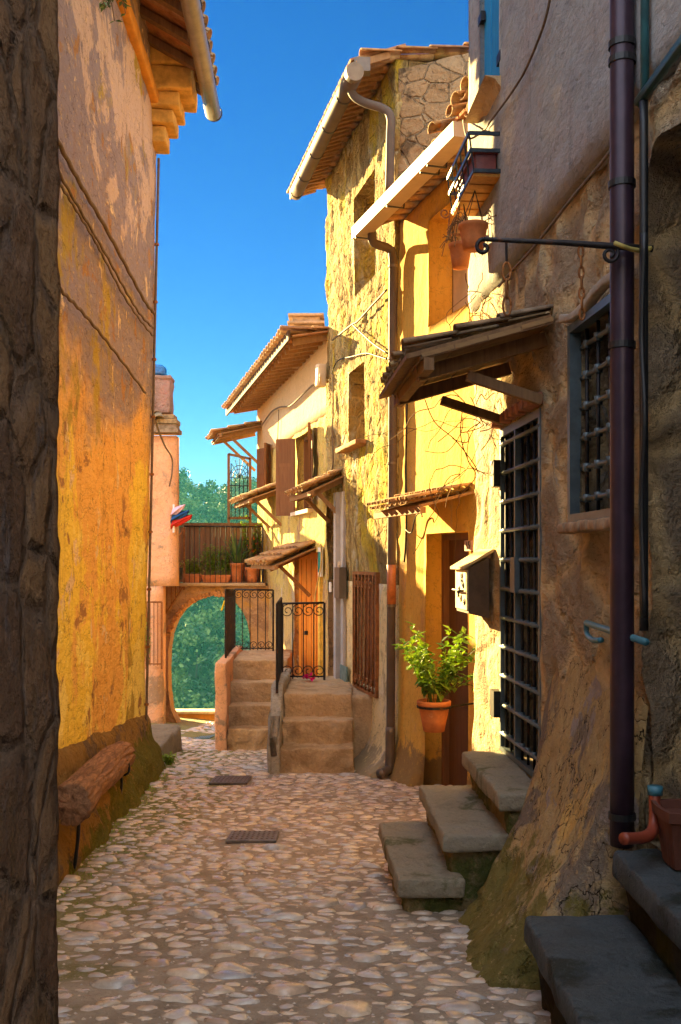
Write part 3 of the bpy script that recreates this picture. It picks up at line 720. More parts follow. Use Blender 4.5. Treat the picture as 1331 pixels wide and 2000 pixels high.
# striped cloth hanging at the top of the steps
t = thing('striped_parasol', 'folded blue, red and white striped parasol leaning out beside the salmon wall', 'parasol', P(338, 1028, 17.35))
for k, (a, b, cc) in enumerate((((338, 1018), (372, 1004), (.50, .03, .02)), ((338, 1008), (366, 995), (.02, .08, .25)), ((338, 997), (358, 984), (.70, .45, .55)))):
    m = MB(); A_ = P(a[0]-2, a[1]+6, 17.38); B_ = P(b[0]+2, b[1]+6, 17.3); S = 22; vs = []; fs = []
    for i in range(15):
        q = A_.lerp(B_, i/14)
        for j in range(S):
            an = 2*math.pi*j/S; rr = (.085+.02*math.sin(an*4+i*.3))*(1-.35*(i/14)**2)
            vs.append(q+Vector((0.0, math.cos(an)*rr, math.sin(an)*rr*(.85)))+Vector((math.sin(an)*.02, 0, 0)))
    for i in range(14):
        for j in range(S): fs.append((i*S+j, i*S+(j+1) % S, (i+1)*S+(j+1) % S, (i+1)*S+j))
    fs.append(tuple(range(14*S, 15*S))); m.add(vs, fs); m.build('cloth', simple('stripe_%d' % k, cc, .8, 0, .1), t, smooth=True)
m = MB(); m.tube([P(340, 1040, 17.35), P(340, 985, 17.35)], .02, 8); m.build('pole', M_['white'], t)

# parapet and ground
m = MB(); m.rbox(lambda a, b, c: V(-2.2+a, 20.3+b, -3.28+c), (5.0, .35, .36), .02, 30, .01)
pw = thing('parapet_wall', 'low orange wall with a white top closing the alley beyond the arch', 'wall', V(-2.2, 20.3, -3.46))
m.build('wall', simple('orange_render', (.58, .28, .05), .85, 0, .2, 5), pw, smooth=True)
m = MB(); m.rbox(lambda a, b, c: V(-2.2+a, 20.3+b, -3.08+c), (5.06, .42, .05), .012, 30, .004); m.build('coping', simple('pale_coping', (.62, .55, .42), .8), pw, smooth=True)
# ================================================================== right side, far to near
def b3x(z): return 2.989-.235*z
W3 = Wall((b3x(19.7), 19.7), (b3x(13.4), 13.4))
def b4x(z): return 2.936-.231*z
W4 = Wall((b4x(13.4), 13.4), (b4x(10.15), 10.15))
def b5x(z): return 3.518-.288*z
W5 = Wall((b5x(10.19), 10.19), (b5x(7.2), 7.2))
def b6x(z): return 1.382-.07*z
W6 = Wall((b6x(6.84), 6.84), (b6x(1.2), 1.2))

def awning(parent, W, u0, u1, hw, ho, p, nc, nr, name='awning', mat='tile', beam='beam_far', struts=(), tm=.0, label=None):
    """tiled pent roof on the wall: from u0 to u1, wall height hw, outer height ho, projection p; struts: list of u"""
    m = MB(); O = W.p(u1, .0, hw); a = W.p(u0, .0, hw)-O; b = W.p(u1, p, ho)-O
    up = a.cross(b).normalized(); up = -up if up.z < 0 else up
    planks(m, O-up*.035, a, b, max(3, int((u1-u0)/.14)), .022)
    aw = m.build(name, M_[beam], parent, label=label)
    m = MB(); tiles(m, O-b*.04+up*.0, a, b*1.10, nc, nr); m.build('tiles', M_[mat], aw, smooth=True)
    for u in struts:
        m = MB(); d = .055
        m.bar(W.p(u, 0, hw-.075), W.p(u, p*.96, ho-.075), .05, .06)
        m.bar(W.p(u, .0, ho-.075-p*.62), W.p(u, p*.72, ho-.09+(hw-ho)*.25), .045, .05)
        m.build('strut', M_[beam], aw)
    m = MB(); m.bar(W.p(u0-.02, p*.94, ho-.06+(hw-ho)*.06), W.p(u1+.02, p*.94, ho-.06+(hw-ho)*.06), .05, .05); m.build('beam', M_[beam], aw)
    return aw
def shutter(parent, W, u, h0, h1, w, ang, side, mat='shutter_brown', n=3):
    """panelled shutter leaf hinged at u, swung by ang from the wall plane; side +1 opens towards larger u"""
    ca, sa = math.cos(ang), math.sin(ang)
    def q(a, b, c): # a along leaf, b thickness, c height
        return W.p(u+side*(a*ca)-side*b*sa*0, a*sa+b*ca+.015, c)
    m = MB()
    def bx(a0, a1, b0, b1, c0, c1): m.hexa([q(a0, b0, c0), q(a1, b0, c0), q(a1, b1, c0), q(a0, b1, c0), q(a0, b0, c1), q(a1, b0, c1), q(a1, b1, c1), q(a0, b1, c1)])
    f = .055
    bx(0, f, 0, .04, h0, h1); bx(w-f, w, 0, .04, h0, h1)
    for k in range(n+1):
        c = h0+(h1-h0-f)*k/n; bx(f, w-f, .002, .038, c, c+f)
    o = m.build('shutter', M_[mat], parent); m = MB()
    for k in range(n):
        c = h0+(h1-h0-f)*k/n+f; bx(f, w-f, .012, .026, c, h0+(h1-h0-f)*(k+1)/n)
    m.build('panel', M_[mat], o)
def grille(parent, W, r, nv, nh, o, mat='iron', rv=.008, rh=.010, name='grille', rings=True):
    t = MB()
    for k in range(nv): u = r[0]+(r[1]-r[0])*(k+.5)/nv; t.tube([W.p(u, o, r[2]), W.p(u, o, r[3])], rv, 6)
    for k in range(nh):
        h = r[2]+(r[3]-r[2])*(k+.5)/nh; t.tube([W.p(r[0]-.0, o, h), W.p(r[1]+.0, o, h)], rh, 7)
        if rings:
            for j in range(nv): u = r[0]+(r[1]-r[0])*(j+.5)/nv; t.add(*ring(W.p(u, o, h), Vector((0, 0, 1)), rv*2.1, rh*1.3, 8))
    return t.build(name, M_[mat], parent, smooth=True)

# ---------------------------------------------------------------- B3 far low house
h3 = thing('tiled_house', 'low farther house on the right with overhanging terracotta roof and brown shutters', 'house', gb(-.6, 16))
rs = rect(W3, 579, 610, 852, 996, 'l'); rs[2] = .76; rs[3] = 1.93; rs.append(.18)
rw = rect(W3, 521, 531, 868, 948, 'r'); rw.append(.18)
rd = rect(W3, 576, 628, 1112, 1340, 'r'); rd[2] = -1.9; rd[3] = .12; rd.append(.07)
def d3(u, h): return .028*fr(u*1.3, h, 21)+.014*fr(u*5, h*4, 3)
wall_mesh(W3, 0, W3.L, -3.4, 2.0, (rs, rw, rd), .085, d3, 3.5).build('wall', M_['b3'], h3, smooth=True)
m = MB(); wall_mesh(W3, 0, W3.L, 2.002, 3.03, (rs,), .12, lambda u, h: .012+.01*fr(u, h, 3), 3.5, m); m.build('upper_wall', M_['b3_up'], h3, smooth=True)
for r, nm in ((rs, 'window'), (rw, 'window')):
    m = MB(); m.wbox(W3, r[0]-.02, r[1]+.02, -.25, -.177, r[2]-.02, r[3]+.02); w_ = m.build(nm, M_['glass_dark'], h3)
    m = MB(); f = .05
    for (a, b, c, d) in ((r[0], r[0]+f, r[2], r[3]), (r[1]-f, r[1], r[2], r[3]), (r[0]+f, r[1]-f, r[2], r[2]+f), (r[0]+f, r[1]-f, r[3]-f, r[3]), ((r[0]+r[1])/2-f/2, (r[0]+r[1])/2+f/2, r[2]+f, r[3]-f)):
        m.wbox(W3, a, b, -.175, -.12, c, d)
    m.build('frame', M_['shutter_brown'], w_)
shutter(h3, W3, rs[0], rs[2]-.05, rs[3]-.0, .31, 1.0, -1)
shutter(h3, W3, rs[1], rs[2]+.02, rs[3]+.02, .46, .22, 1)
shutter(h3, W3, rw[0], rw[2], rw[3], .22, .5, -1); shutter(h3, W3, rw[1], rw[2], rw[3], .26, .5, 1)
m = MB(); m.wbox(W3, rs[0]-.1, rs[1]+.1, .0, .09, rs[2]-.06, rs[2]-.005); m.build('sill', M_['cream'], h3)
m = MB(); m.wbox(W3, rd[0]-.02, rd[1]+.02, -.15, -.067, rd[2], rd[3]+.02); dr = m.build('door', M_['door_orange'], h3, label='bright orange door behind the railing')
m = MB()
for k in range(5):
    u = rd[0]+.25+(rd[1]-rd[0]-.5)*k/4; m.wbox(W3, u-.012, u+.012, -.068, -.058, rd[2]+.1, rd[3]-.1)
m.build('batten', simple('darker_orange_batten', (.62, .18, .02), .5), dr)  # battens a darker orange than the door
m = MB(); m.lathe(W3.p((rd[0]+rd[1])/2-.3, -.045, -1.1)+Vector((0, 0, 0)), [(.001, -.03), (.03, -.03), (.03, .03), (.001, .03)], 10); m.build('knocker', M_['iron'], dr)
m = MB(); m.wbox(W3, rd[1]+.02, rd[1]+.13, .0, .05, -2.2, .05); m.build('door_jamb', simple('yellow_jamb', (.78, .52, .10), .8), h3)
# roof with eave over the alley
uE0, uE1 = -.5, W3.L+.12
m = MB(); O = W3.p(uE1, -.1, 3.10); a = W3.p(uE0, -.1, 3.10)-O; b = W3.p(uE1, .52, 2.99)-O
planks(m, O-Vector((0, 0, .02)), a, b, 58, .02, .02); rf = m.build('roof', M_['pianelle'], h3)
for k in range(22):
    u = .05+(W3.L-.1)*k/21; m = MB(); m.bar(W3.p(u, -.1, 3.045), W3.p(u, .48, 2.93), .075, .085); m.build('rafter', M_['beam_far'], rf)
m = MB(); m.bar(W3.p(uE0, .56, 2.985), W3.p(uE1, .56, 2.985), .03, .13); m.build('fascia', simple('dark_fascia', (.09, .05, .03), .8), rf)
m = MB(); O = W3.p(uE1+.02, -2.4, 3.20); tiles(m, O, W3.p(uE0, -2.4, 3.20)-O, W3.p(uE1, .60, 3.02)-W3.p(uE1, -2.4, 3.20), 34, 7); m.build('tiles', M_['tile'], rf, smooth=True)
m = MB()
cc = P(599, 655, 15.4)
for (s, z0, z1) in ((.24, -.5, .0), (.30, .0, .035), (.20, .035, .13), (.30, .13, .17), (.22, .17, .25), (.29, .25, .29)):
    m.rbox(lambda a, b, c: cc+Vector((a, b, (z0+z1)/2+c)), (s*1.9, s*1.6, z1-z0-.003), .012, 4, .006, 6, z0)
m.build('chimney', simple('pale_chimney_brick', (.42, .30, .20), .9, 0, .3, 8, .5), rf, smooth=True)
# small pent roofs
awning(h3, W3, W3.uh(512, 1095)[0]-1.2, W3.uh(512, 1095)[0]+.15, 2.62, 2.42, .86, 6, 3, struts=(W3.uh(512, 1095)[0]-.9, W3.uh(512, 1095)[0]+.0), label='small tiled pent roof above the far window')
awning(h3, W3, W3.uh(555, 1095)[0]-2.0, W3.uh(555, 1095)[0], 1.27, 1.05, .60, 9, 3, struts=(W3.uh(555, 1095)[0]-.25, W3.uh(555, 1095)[0]-1.5), label='tiled pent roof just above the arch walkway')
awning(h3, W3, W3.uh(618, 1095)[0]-2.3, W3.uh(618, 1095)[0], .21, -.06, .62, 9, 3, struts=(W3.uh(618, 1095)[0]-.45,), label='sagging tiled pent roof above the orange door')
m = MB(); m.wbox(W3, W3.uh(549, 1095)[0]-.15, W3.uh(549, 1095)[0]+.2, .0, .05, W3.uh(549, 1249)[1], W3.uh(549, 1216)[1])
o = m.build('notice_board', simple('red_notice', (.55, .07, .02), .5), h3); m = MB(); m.wbox(W3, W3.uh(549, 1095)[0]-.02, W3.uh(549, 1095)[0]+.13, .05, .055, W3.uh(549, 1238)[1], W3.uh(549, 1226)[1]); m.build('white_mark', M_['white'], o)
m = MB(); m.wbox(W3, W3.L-.42, W3.L-.22, .03, .06, -.22, .18); o = m.build('ceramic_plaque', M_['white'], h3); m = MB()
m.wbox(W3, W3.L-.40, W3.L-.24, .06, .066, -.16, .12); m.build('glaze', simple('teal_glaze', (.03, .28, .25), .2), o)

# iron casement standing open at the end of the walkway
gt = thing('iron_casement', 'tall iron casement with fan tracery standing open above the arch pots', 'window', P(476, 1150, 18.7))
def gp_(px, py): return P(px-6, py, 18.7)
m = MB()
for a, b in (((453, 886), (453, 1140)), ((495, 895), (495, 1140)), ((453, 887), (495, 896)), ((453, 1012), (495, 1012))): m.bar(gp_(*a), gp_(*b), .045, .05, Vector((0, 1, 0)))
m.build('frame', M_['beam'], gt)
m = MB()
for k in range(5): x = 458+k*8; m.tube([gp_(x, 935 if k in (1, 2, 3) else 905), gp_(x, 1011)], .008, 5)
for y in (933, 948, 970, 990): m.tube([gp_(454, y), gp_(494, y+1)], .008, 5)
for rr in (.06, .13, .185):
    c = gp_(474, 933); m.tube([c+Vector((math.cos(t_)*rr, 0, math.sin(t_)*rr*1.25)) for t_ in [math.pi*k/12 for k in range(13)]], .007, 5)
for k in range(1, 8): c = gp_(474, 933); an = math.pi*k/8; m.tube([c, c+Vector((math.cos(an)*.2, 0, math.sin(an)*.36))], .006, 5)
for y in (1030, 1055, 1080): m.tube([gp_(454, y), gp_(494, y)], .007, 5)
m.build('tracery', M_['iron'], gt)
m = MB(); m.quad(gp_(455, 889)+Vector((0, .01, 0)), gp_(493, 897)+Vector((0, .01, 0)), gp_(493, 1011)+Vector((0, .01, 0)), gp_(455, 1011)+Vector((0, .01, 0)))
gm = N('greenish_glass'); gm.b.inputs['Alpha'].default_value = .16; gm.col((.25, .55, .5)); gm.rough(.1); m.build('pane', gm.m, gt)

# ---------------------------------------------------------------- B4 tall stone house
h4 = thing('tall_stone_house', 'tall pitted yellow stone house with round copper gutter in the middle of the row', 'house', gb(.4, 11.8))
ru = rect(W4, 697, 737, 250, 455, 'r'); ru[2] = 3.15; ru[3] = 4.32; ru.append(.24)
rn = rect(W4, 686, 717, 706, 858, 'r'); rn.append(.22)
rg = rect(W4, 698, 741, 1124, 1357, 'r'); rg.append(.10)
rb = rect(W4, 641, 668, 985, 1300, 'r'); rb[2] = -1.62; rb.append(.16); rb[0] = .02
hg4 = lambda u: g(W4.A.y+W4.t.y*u)
def d4(u, h):
    e = .030*fr(u*1.2, h*.8, 31)+.026*fr(u*6, h*2.6, 6)+.012*abs(fr(u*14, h*7, 8))
    e += .016*fr(u*13, h*8, 15)
    for r in (ru, rn, rg, rb):
        q = min(1, math.hypot(max(r[0]-u, u-r[1], 0), max(r[2]-h, h-r[3], 0))/.12); e *= .2+.8*q
    s = min(1, max(0, (h+.05)/.3)); e = e*(.22+.78*s)+.03*s
    return e
m = MB(); wall_mesh(W4, 0, W4.L, -.25, 5.12, (ru, rn, rg, rb), .045, d4, 3.5, m, .06); m.build('wall', M_['b4'], h4, smooth=True)
m = MB(); wall_mesh(W4, 0, W4.L, -3.1, -.252, (rg, rb), .07, lambda u, h: .012+.010*fr(u*3, h*2, 6)+.34*math.exp(-max(0, h-hg4(u))/.16)*(1 if u > .9 else .3), 3.5, m); m.build('lower_wall', M_['b4_low'], h4, smooth=True)
for r, nm, mt in ((ru, 'window', 'cream'), (rn, 'window', 'cream')):
    m = MB(); m.wbox(W4, r[0]-.03, r[1]+.03, -.34, -r[4]+.003, r[2]-.03, r[3]+.03); w_ = m.build(nm, simple('buff_panel', (.60, .42, .20), .8), h4)
    if nm:
        m = MB(); m.wbox(W4, (r[0]+r[1])/2-.01, (r[0]+r[1])/2+.01, -r[4], -r[4]+.012, r[2], r[3]); m.build('joint', M_['beam_far'], w_)
m = MB(); m.rbox(lambda a, b, c: W4.p((rn[0]+rn[1])/2+a, .07+b, rn[2]-.04+c), (rn[1]-rn[0]+.26, .2, .06), .015, 6, .01, 8); m.build('sill', M_['tile'], h4, smooth=True)
m = MB(); m.wbox(W4, rg[0]-.02, rg[1]+.02, -.2, -.096, rg[2]-.02, rg[3]+.02); w_ = m.build('window', simple('rust_red_board', (.20, .07, .025), .7), h4)
def wf(r, w, o0, o1, W, nm, mt, par):
    m = MB()
    for (a, b, c, d) in ((r[0]-w, r[0], r[2]-w, r[3]+w), (r[1], r[1]+w, r[2]-w, r[3]+w), (r[0], r[1], r[2]-w, r[2]), (r[0], r[1], r[3], r[3]+w)): m.wbox(W, a, b, o0, o1, c, d)
    return m.build(nm, M_[mt] if isinstance(mt, str) else mt, par)
wf(rg, .035, .0, .05, W4, 'frame', 'rust', w_)
m = MB(); nb = 6
for k in range(nb):
    u = rg[0]+(rg[1]-rg[0])*(k+.5)/nb; m.tube([W4.p(u, .05, rg[2]), W4.p(u, .05, rg[3])], .011, 6)
    if k < nb-1:
        um = u+(rg[1]-rg[0])/nb/2; ax = W4.p(1, 0, 0)-W4.p(0, 0, 0)
        for (hh, sg) in ((rg[3]-.10, 1), (rg[2]+.10, -1)): m.tube(scroll(W4.p(um, .055, hh), ax, Vector((0, 0, sg)), .062, 1.3, 16, math.pi/2), .008, 5)
m.build('grille', M_['rust'], w_, smooth=True)
m = MB(); m.wbox(W4, rb[0]-.01, rb[1]+.02, -.24, -.157, rb[2], rb[3]+.02); dr = m.build('door', M_['shutter_brown'], h4, label='brown wooden door under the pent roof')
m = MB()
for k in range(3): u = rb[0]+(rb[1]-rb[0])*(k+.5)/3; m.wbox(W4, u-.05, u+.05, -.158, -.14, rb[2]+.15, rb[3]-.12)
m.build('panel', M_['door_brown'], dr)
m = MB(); m.wbox(W4, rb[1]+.01, rb[1]+.13, .03, .11, -1.95, .86); m.wbox(W4, rb[1]+.135, rb[1]+.30, .015, .05, -2.1, .86)
m.build('door_surround', simple('bluish_lime', (.46, .42, .40), .85, 0, .15, 5), h4)
m = MB(); m.rbox(lambda a, b, c: W4.p(.22+a, .17+b, -1.70+c), (.55, .34, .16), .02, 6, .01); m.build('doorstep', M_['step'], h4, smooth=True)
awning(h4, W4, -.42, W4.uh(676, 1095)[0], 1.10, .88, .46, 7, 3, struts=(.02, W4.uh(676, 1095)[0]-.12), label='tiled pent roof above the brown door')
m = MB(); m.wbox(W4, W4.uh(673, 1095)[0], W4.uh(683, 1095)[0], .04, .13, W4.uh(678, 1168)[1], W4.uh(678, 1108)[1]); lb_ = m.build('letter_box', M_['gutter_dark'], h4)
m = MB(); m.tube(scroll(W4.p(W4.uh(678, 1095)[0], .10, W4.uh(678, 1104)[1]), W4.p(1, 0, 0)-W4.p(0, 0, 0), Vector((0, 0, 1)), .05, 1.5), .012, 5); m.build('scroll', M_['cream'], lb_)
m = MB(); m.wbox(W4, W4.uh(675, 1095)[0], W4.uh(687, 1095)[0], .05, .07, W4.uh(681, 1350)[1], W4.uh(681, 1300)[1]); m.build('meter_cover', simple('blue_grey_cover', (.16, .24, .24), .6), h4)
m = MB(); m.wbox(W4, W4.uh(662, 1095)[0], W4.uh(666, 1095)[0], .115, .13, W4.uh(664, 1156)[1], W4.uh(664, 1137)[1]); m.build('doorbell', M_['white'], h4)
# gable side facing the camera, above the neighbour's roof
WG = Wall((b4x(10.15)-.0, 10.14), (3.4, 10.14))
m = MB(); wall_mesh(WG, .0, WG.L, 2.6, 5.02, (), .06, lambda u, h: .03*fr(u, h, 41)+blocks(u, h, 3.4, .022, 1.3, 9.)-.01, .5, m)
for i, v in enumerate(m.v): # top rises to the right
    if v.z > 5.0+CZ: v.z += max(0, (v.x-.6))*.22
m.build('gable_wall', M_['b4_gable'], h4, smooth=True)
m = MB(); O = W4.p(W4.L+.02, -.08, 5.27); a = W4.p(-.42, -.08, 5.27)-O; b = W4.p(W4.L+.02, .50, 5.05)-O
planks(m, O, a, b, 26, .025, .03); rf = m.build('roof', M_['pianelle'], h4)
m = MB(); O = W4.p(W4.L+.14, -3.0, 5.62); tiles(m, O, W4.p(-.45, -3.0, 5.62)-O, W4.p(W4.L+.14, .36, 5.06)-O, 20, 9); m.build('tiles', M_['tile'], rf, smooth=True)
for k in range(30):
    m = MB(); u = -.4+(W4.L+.4)*k/29; q0 = R.uniform(-.02, .02); m.hexa([W4.p(u, .1, 5.10), W4.p(u+.05, .1, 5.10), W4.p(u+.05, .46, 4.97+q0), W4.p(u, .46, 4.97+q0), W4.p(u, .1, 5.17), W4.p(u+.05, .1, 5.17), W4.p(u+.05, .46, 5.03), W4.p(u, .46, 5.03)]); m.build('rafter', M_['beam_far'], rf)
m = MB(); m.tube([P(690, 146, 10.02), P(694, 139, 9.93)], .091, 18); m.box(.14, .30, 10.0, 10.12, 4.93, 5.07); ecap = m
m = MB(); ga, gb_ = P(578, 378, 13.35)+Vector((0, 0, 0)), P(692, 145, 10.0); m.tube([ga.lerp(gb_, k/8) for k in range(9)], .088, 18)
gt = m.build('gutter', M_['gutter'], h4, smooth=True); ecap.build('end_cap', M_['gutter_dark'], gt)
for k in (0.03, .2, .42, .64, .86): m = MB(); m.add(*ring(ga.lerp(gb_, k), gb_-ga, .094, .010, 18)); m.build('gutter_strap', M_['iron'], gt)
m = MB(); m.tube(catmull([P(684, 160, 10.2), P(690, 185, 10.2), P(712, 200, 10.15), P(748, 212, 10.08), P(763, 228, 10.05), P(763, 270, 10.05), P(761, 372, 10.05)], 6), .044, 12); m.build('downpipe', M_['gutter'], gt, smooth=True)
# wires on B4/B3
def wwire(W, pts, r=.009, o=.06, name='wall_wire', mat='cable', par=None, label=None, cat='wire', group=None, sag=0.0):
    pp = [W.w(a, b, o) for a, b in pts]; m = MB(); m.tube(catmull(pp, 5), r, 5)
    if par is not None: return m.build(name, M_[mat], par, smooth=True)
    return m.build(name, M_[mat], None, base=pp[0], smooth=True, label=label, cat=cat, group=group)
wwire(W4, [(756, 566), (728, 596), (700, 627), (688, 634), (668, 650), (650, 664)], .012, .09, 'bundled_wire', 'cable', None, 'thick bundled wire slanting across the upper stone wall to an iron hook', group='wires on the row of houses')
wwire(W4, [(689, 634), (708, 652), (730, 672), (757, 690)], .010, .09, 'thin_wire', 'cable_dark', None, 'thin dark wire running down from the hook to the downpipe', group='wires on the row of houses')
wwire(W4, [(648, 730), (660, 705), (690, 696), (715, 690), (735, 695), (757, 702)], .008, .07, 'thin_wire', 'cable_dark', None, 'fine wire curving over the small recessed window', group='wires on the row of houses')
wwire(W3, [(512, 830), (530, 805), (548, 795), (567, 793), (590, 772), (612, 752), (634, 742)], .014, .07, 'bundled_wire', 'cable', None, 'pale bundled wire sloping under the eave of the tiled house', group='wires on the row of houses')
wwire(W4, [(650, 730), (651, 790), (650, 850), (651, 900), (648, 925)], .010, .07, 'drop_wire', 'cable', None, 'vertical wire dropping to the pent roof over the brown door', group='wires on the row of houses')
wwire(W3, [(545, 800), (543, 850), (541, 900)], .008, .05, 'drop_wire', 'cable', None, 'vertical wire beside the arched shadow on the far tiled house', group='wires on the row of houses')
m = MB(); m.rbox(lambda a, b, c: W4.p(.10+a, .13+b, W4.uh(645, 735)[1]+c), (.16, .12, .30), .02, 5, .012); m.tube(scroll(W4.p(.2, .16, W4.uh(648, 742)[1]), Vector((0, -1, 0)), Vector((0, 0, 1)), .07, 1.5), .012, 5)
m.build('junction_box', M_['cream'], h4, smooth=True)

# ---------------------------------------------------------------- B5 smooth yellow house
h5 = thing('yellow_plaster_house', 'smooth yellow plastered house with pinkish box gutter and deep doorway', 'house', gb(1.2, 8.8))
rq = rect(W5, 838, 918, 475, 640, 'l'); rq.append(.24); rq[3] = rq[2]+1.0
ro = rect(W5, 832, 915, 1043, 1535, 'l'); ro[2] = g(9)-.3; ro.append(.22)
hg5 = lambda u: g(W5.A.y+W5.t.y*u)
wall_mesh(W5, 0, W5.L, -2.9, 3.44, (rq, ro), .07, lambda u, h: .014*fr(u*1.5, h, 51)+.003*fr(u*8, h*6, 1)+.16*math.exp(-max(0, h-hg5(u))/.22)*(1 if u < .8 else .15), 3.2).build('wall', M_['b5'], h5, smooth=True)
m = MB(); m.wbox(W5, rq[0]-.03, rq[1]+.03, -.3, -.237, rq[2]-.03, rq[3]+.03); w_ = m.build('window', M_['cream'], h5, label='recessed window closed by cream boards')
m = MB()
for u in (rq[0]+.01, (rq[0]+rq[1])/2): m.wbox(W5, u, u+.012, -.238, -.232, rq[2], rq[3])
m.build('joint', M_['beam'], w_)
m = MB(); m.wbox(W5, ro[0]-.03, ro[1]+.03, -.3, -.217, ro[2], ro[3]+.03); dr = m.build('door', M_['door_brown'], h5, label='narrow dark brown door in the deep yellow recess')
m = MB()
for (a, b) in ((-1.9, -1.35), (-1.25, -.55), (-.45, .1)): m.wbox(W5, ro[0]+.28, ro[1]-.1, -.218, -.206, a, b)
m.build('panel', M_['door_brown'], dr)
m = MB(); m.wbox(W5, ro[0], ro[0]+.06, -.216, -.16, ro[2], ro[3]-.001); m.wbox(W5, ro[0]+.06, ro[1], -.216, -.16, ro[3]-.06, ro[3]-.001); m.build('frame', M_['shutter_brown'], dr)
aw = awning(h5, W5, W5.uh(832, 1095)[0]-.05, W5.uh(928, 1095)[0], .60, .47, .50, 9, 2, label='thin tiled hood over the brown door')
wwire(W5, [(797, 700), (795, 800), (793, 900), (794, 1000), (793, 1060), (790, 1098)], .010, .02, 'wire', 'pipe_black', h5)
wwire(W5, [(793, 1035), (804, 1040), (812, 1010), (822, 1002), (825, 1010)], .007, .05, 'wire', 'cable_dark', h5)
# gutter (box) with straps, roof
A5, B5 = P(700, 455, 10.2), P(903, 250, 7.62); gdir = (B5-A5).normalized(); side = Vector((gdir.y, -gdir.x, 0)).normalized()
m = MB(); up = Vector((0, 0, 1))
def prism(A, B, prof):
    k = len(prof); vs = [q+side*a+up*b for q in (A, B) for a, b in prof]
    m.add(vs, [(i, (i+1) % k, k+(i+1) % k, k+i) for i in range(k)]+[tuple(range(k))[::-1], tuple(range(k, 2*k))])
prism(A5, B5, [(.07, -.07), (-.08, -.07), (-.10, .05), (-.09, .05), (-.075, -.05), (.06, -.05), (.06, .045), (.075, .045)])
prism(A5+gdir*.0, A5+gdir*.012, [(.07, -.068), (-.078, -.068), (-.095, .045), (.07, .045)])
prism(B5-gdir*.012, B5-gdir*.001, [(.07, -.068), (-.078, -.068), (-.095, .045), (.07, .045)])
gt = m.build('gutter', M_['gutter_pink'], h5)
for k in (.06, .42, .74, .80): m = MB(); q = A5.lerp(B5, k); m.tube([q-side*.115+up*.1, q-side*.105+up*.07, q-side*.088-up*.1, q+side*.08-up*.1], .009, 5); m.tube(scroll(q-side*.11+up*.12, side, up, .03, 1.0, 8), .007, 4); m.build('gutter_strap', M_['iron'], gt)
m = MB(); m.tube(catmull([P(727, 452, 10.0), P(728, 470, 10.0), P(738, 478, 10.02), P(760, 486, 10.08), P(768, 505, 10.08), P(768, 600, 10.08), P(767, 900, 10.08), P(765, 1103, 10.08), P(764, 1300, 10.08), P(763, 1480, 10.08)], 5), .044, 12)
dp = m.build('downpipe', M_['gutter'], gt, smooth=True)
m = MB(); m.tube([P(765, 1103, 10.08), P(765, 1180, 10.08)], .0465, 12); m.build('repair_sleeve', simple('orange_sleeve', (.55, .18, .05), .5), dp, smooth=True)
for y in (520, 700, 905, 1183, 1425): m = MB(); m.add(*ring(P(768-(y-500)*.005, y, 10.08), Vector((0, 0, 1)), .050, .012, 12)); m.build('pipe_strap', M_['gutter_dark'], dp)
m = MB(); m.tube(catmull([P(763, 1420, 10.06), P(762, 1490, 10.05), P(757, 1505, 10.0), P(742, 1512, 9.9)], 5), .050, 12); m.build('foot_pipe', M_['gutter_dark'], dp, smooth=True)
m = MB(); O = W5.p(W5.L-.25, -.05, 3.62); a = W5.p(-.02, -.05, 3.62)-O; b = W5.p(W5.L-.25, .36, 3.44)-O
planks(m, O, a, b, 22, .02, .03); rf = m.build('roof', M_['pianelle'], h5)
for k in range(14):
    u = .1+(W5.L-.4)*k/13; m = MB(); m.bar(W5.p(u, -.1, 3.57), W5.p(u, .33, 3.37), .06, .07); m.build('rafter', M_['beam'], rf)
m = MB(); O = W5.p(W5.L-.15, -2.2, 3.88); tiles(m, O, W5.p(.0, -2.2, 3.88)-O, W5.p(W5.L-.15, .30, 3.385)-O, 16, 7, jit=.025); m.build('tiles', M_['tile'], rf, smooth=True)
m = MB(); O = W5.p(W5.L-.22, -.5, 3.80); tiles(m, O, W5.p(W5.L-1.15, -.5, 3.72)-O, W5.p(W5.L-.22, .34, 3.53)-O, 4, 2, jit=.04); m.build('loose_tiles', M_['tile'], rf, smooth=True)
# number plate
m = MB(); r_ = rect(W5, 914, 928, 1055, 1076, 'r'); m.wbox(W5, r_[0], r_[1], .015, .03, r_[2], r_[3]); pl = m.build('number_plate', simple('pink_plate', (.62, .36, .27), .6), h5)
cu = bpy.data.curves.new('fifteen', 'FONT'); cu.body = '15'; cu.size = .095; cu.extrude = .002; cu.align_x = 'CENTER'; cu.align_y = 'CENTER'
to = bpy.data.objects.new('tmp_text', cu); COL.objects.link(to); bpy.context.view_layer.update()
me = bpy.data.meshes.new_from_object(to.evaluated_get(bpy.context.evaluated_depsgraph_get())); bpy.data.objects.remove(to)
c0 = W5.p((r_[0]+r_[1])/2, .033, (r_[2]+r_[3])/2); bb = base_of(pl)
for v in me.vertices:
    v.co = c0-bb+Vector((W5.t.x, W5.t.y, 0))*v.co.x+Vector((0, 0, 1))*v.co.y+Vector((W5.n.x, W5.n.y, 0))*v.co.z
dg = bpy.data.objects.new('digits', me); COL.objects.link(dg); dg.parent = pl; me.materials.clear(); me.materials.append(M_['pipe_black'])
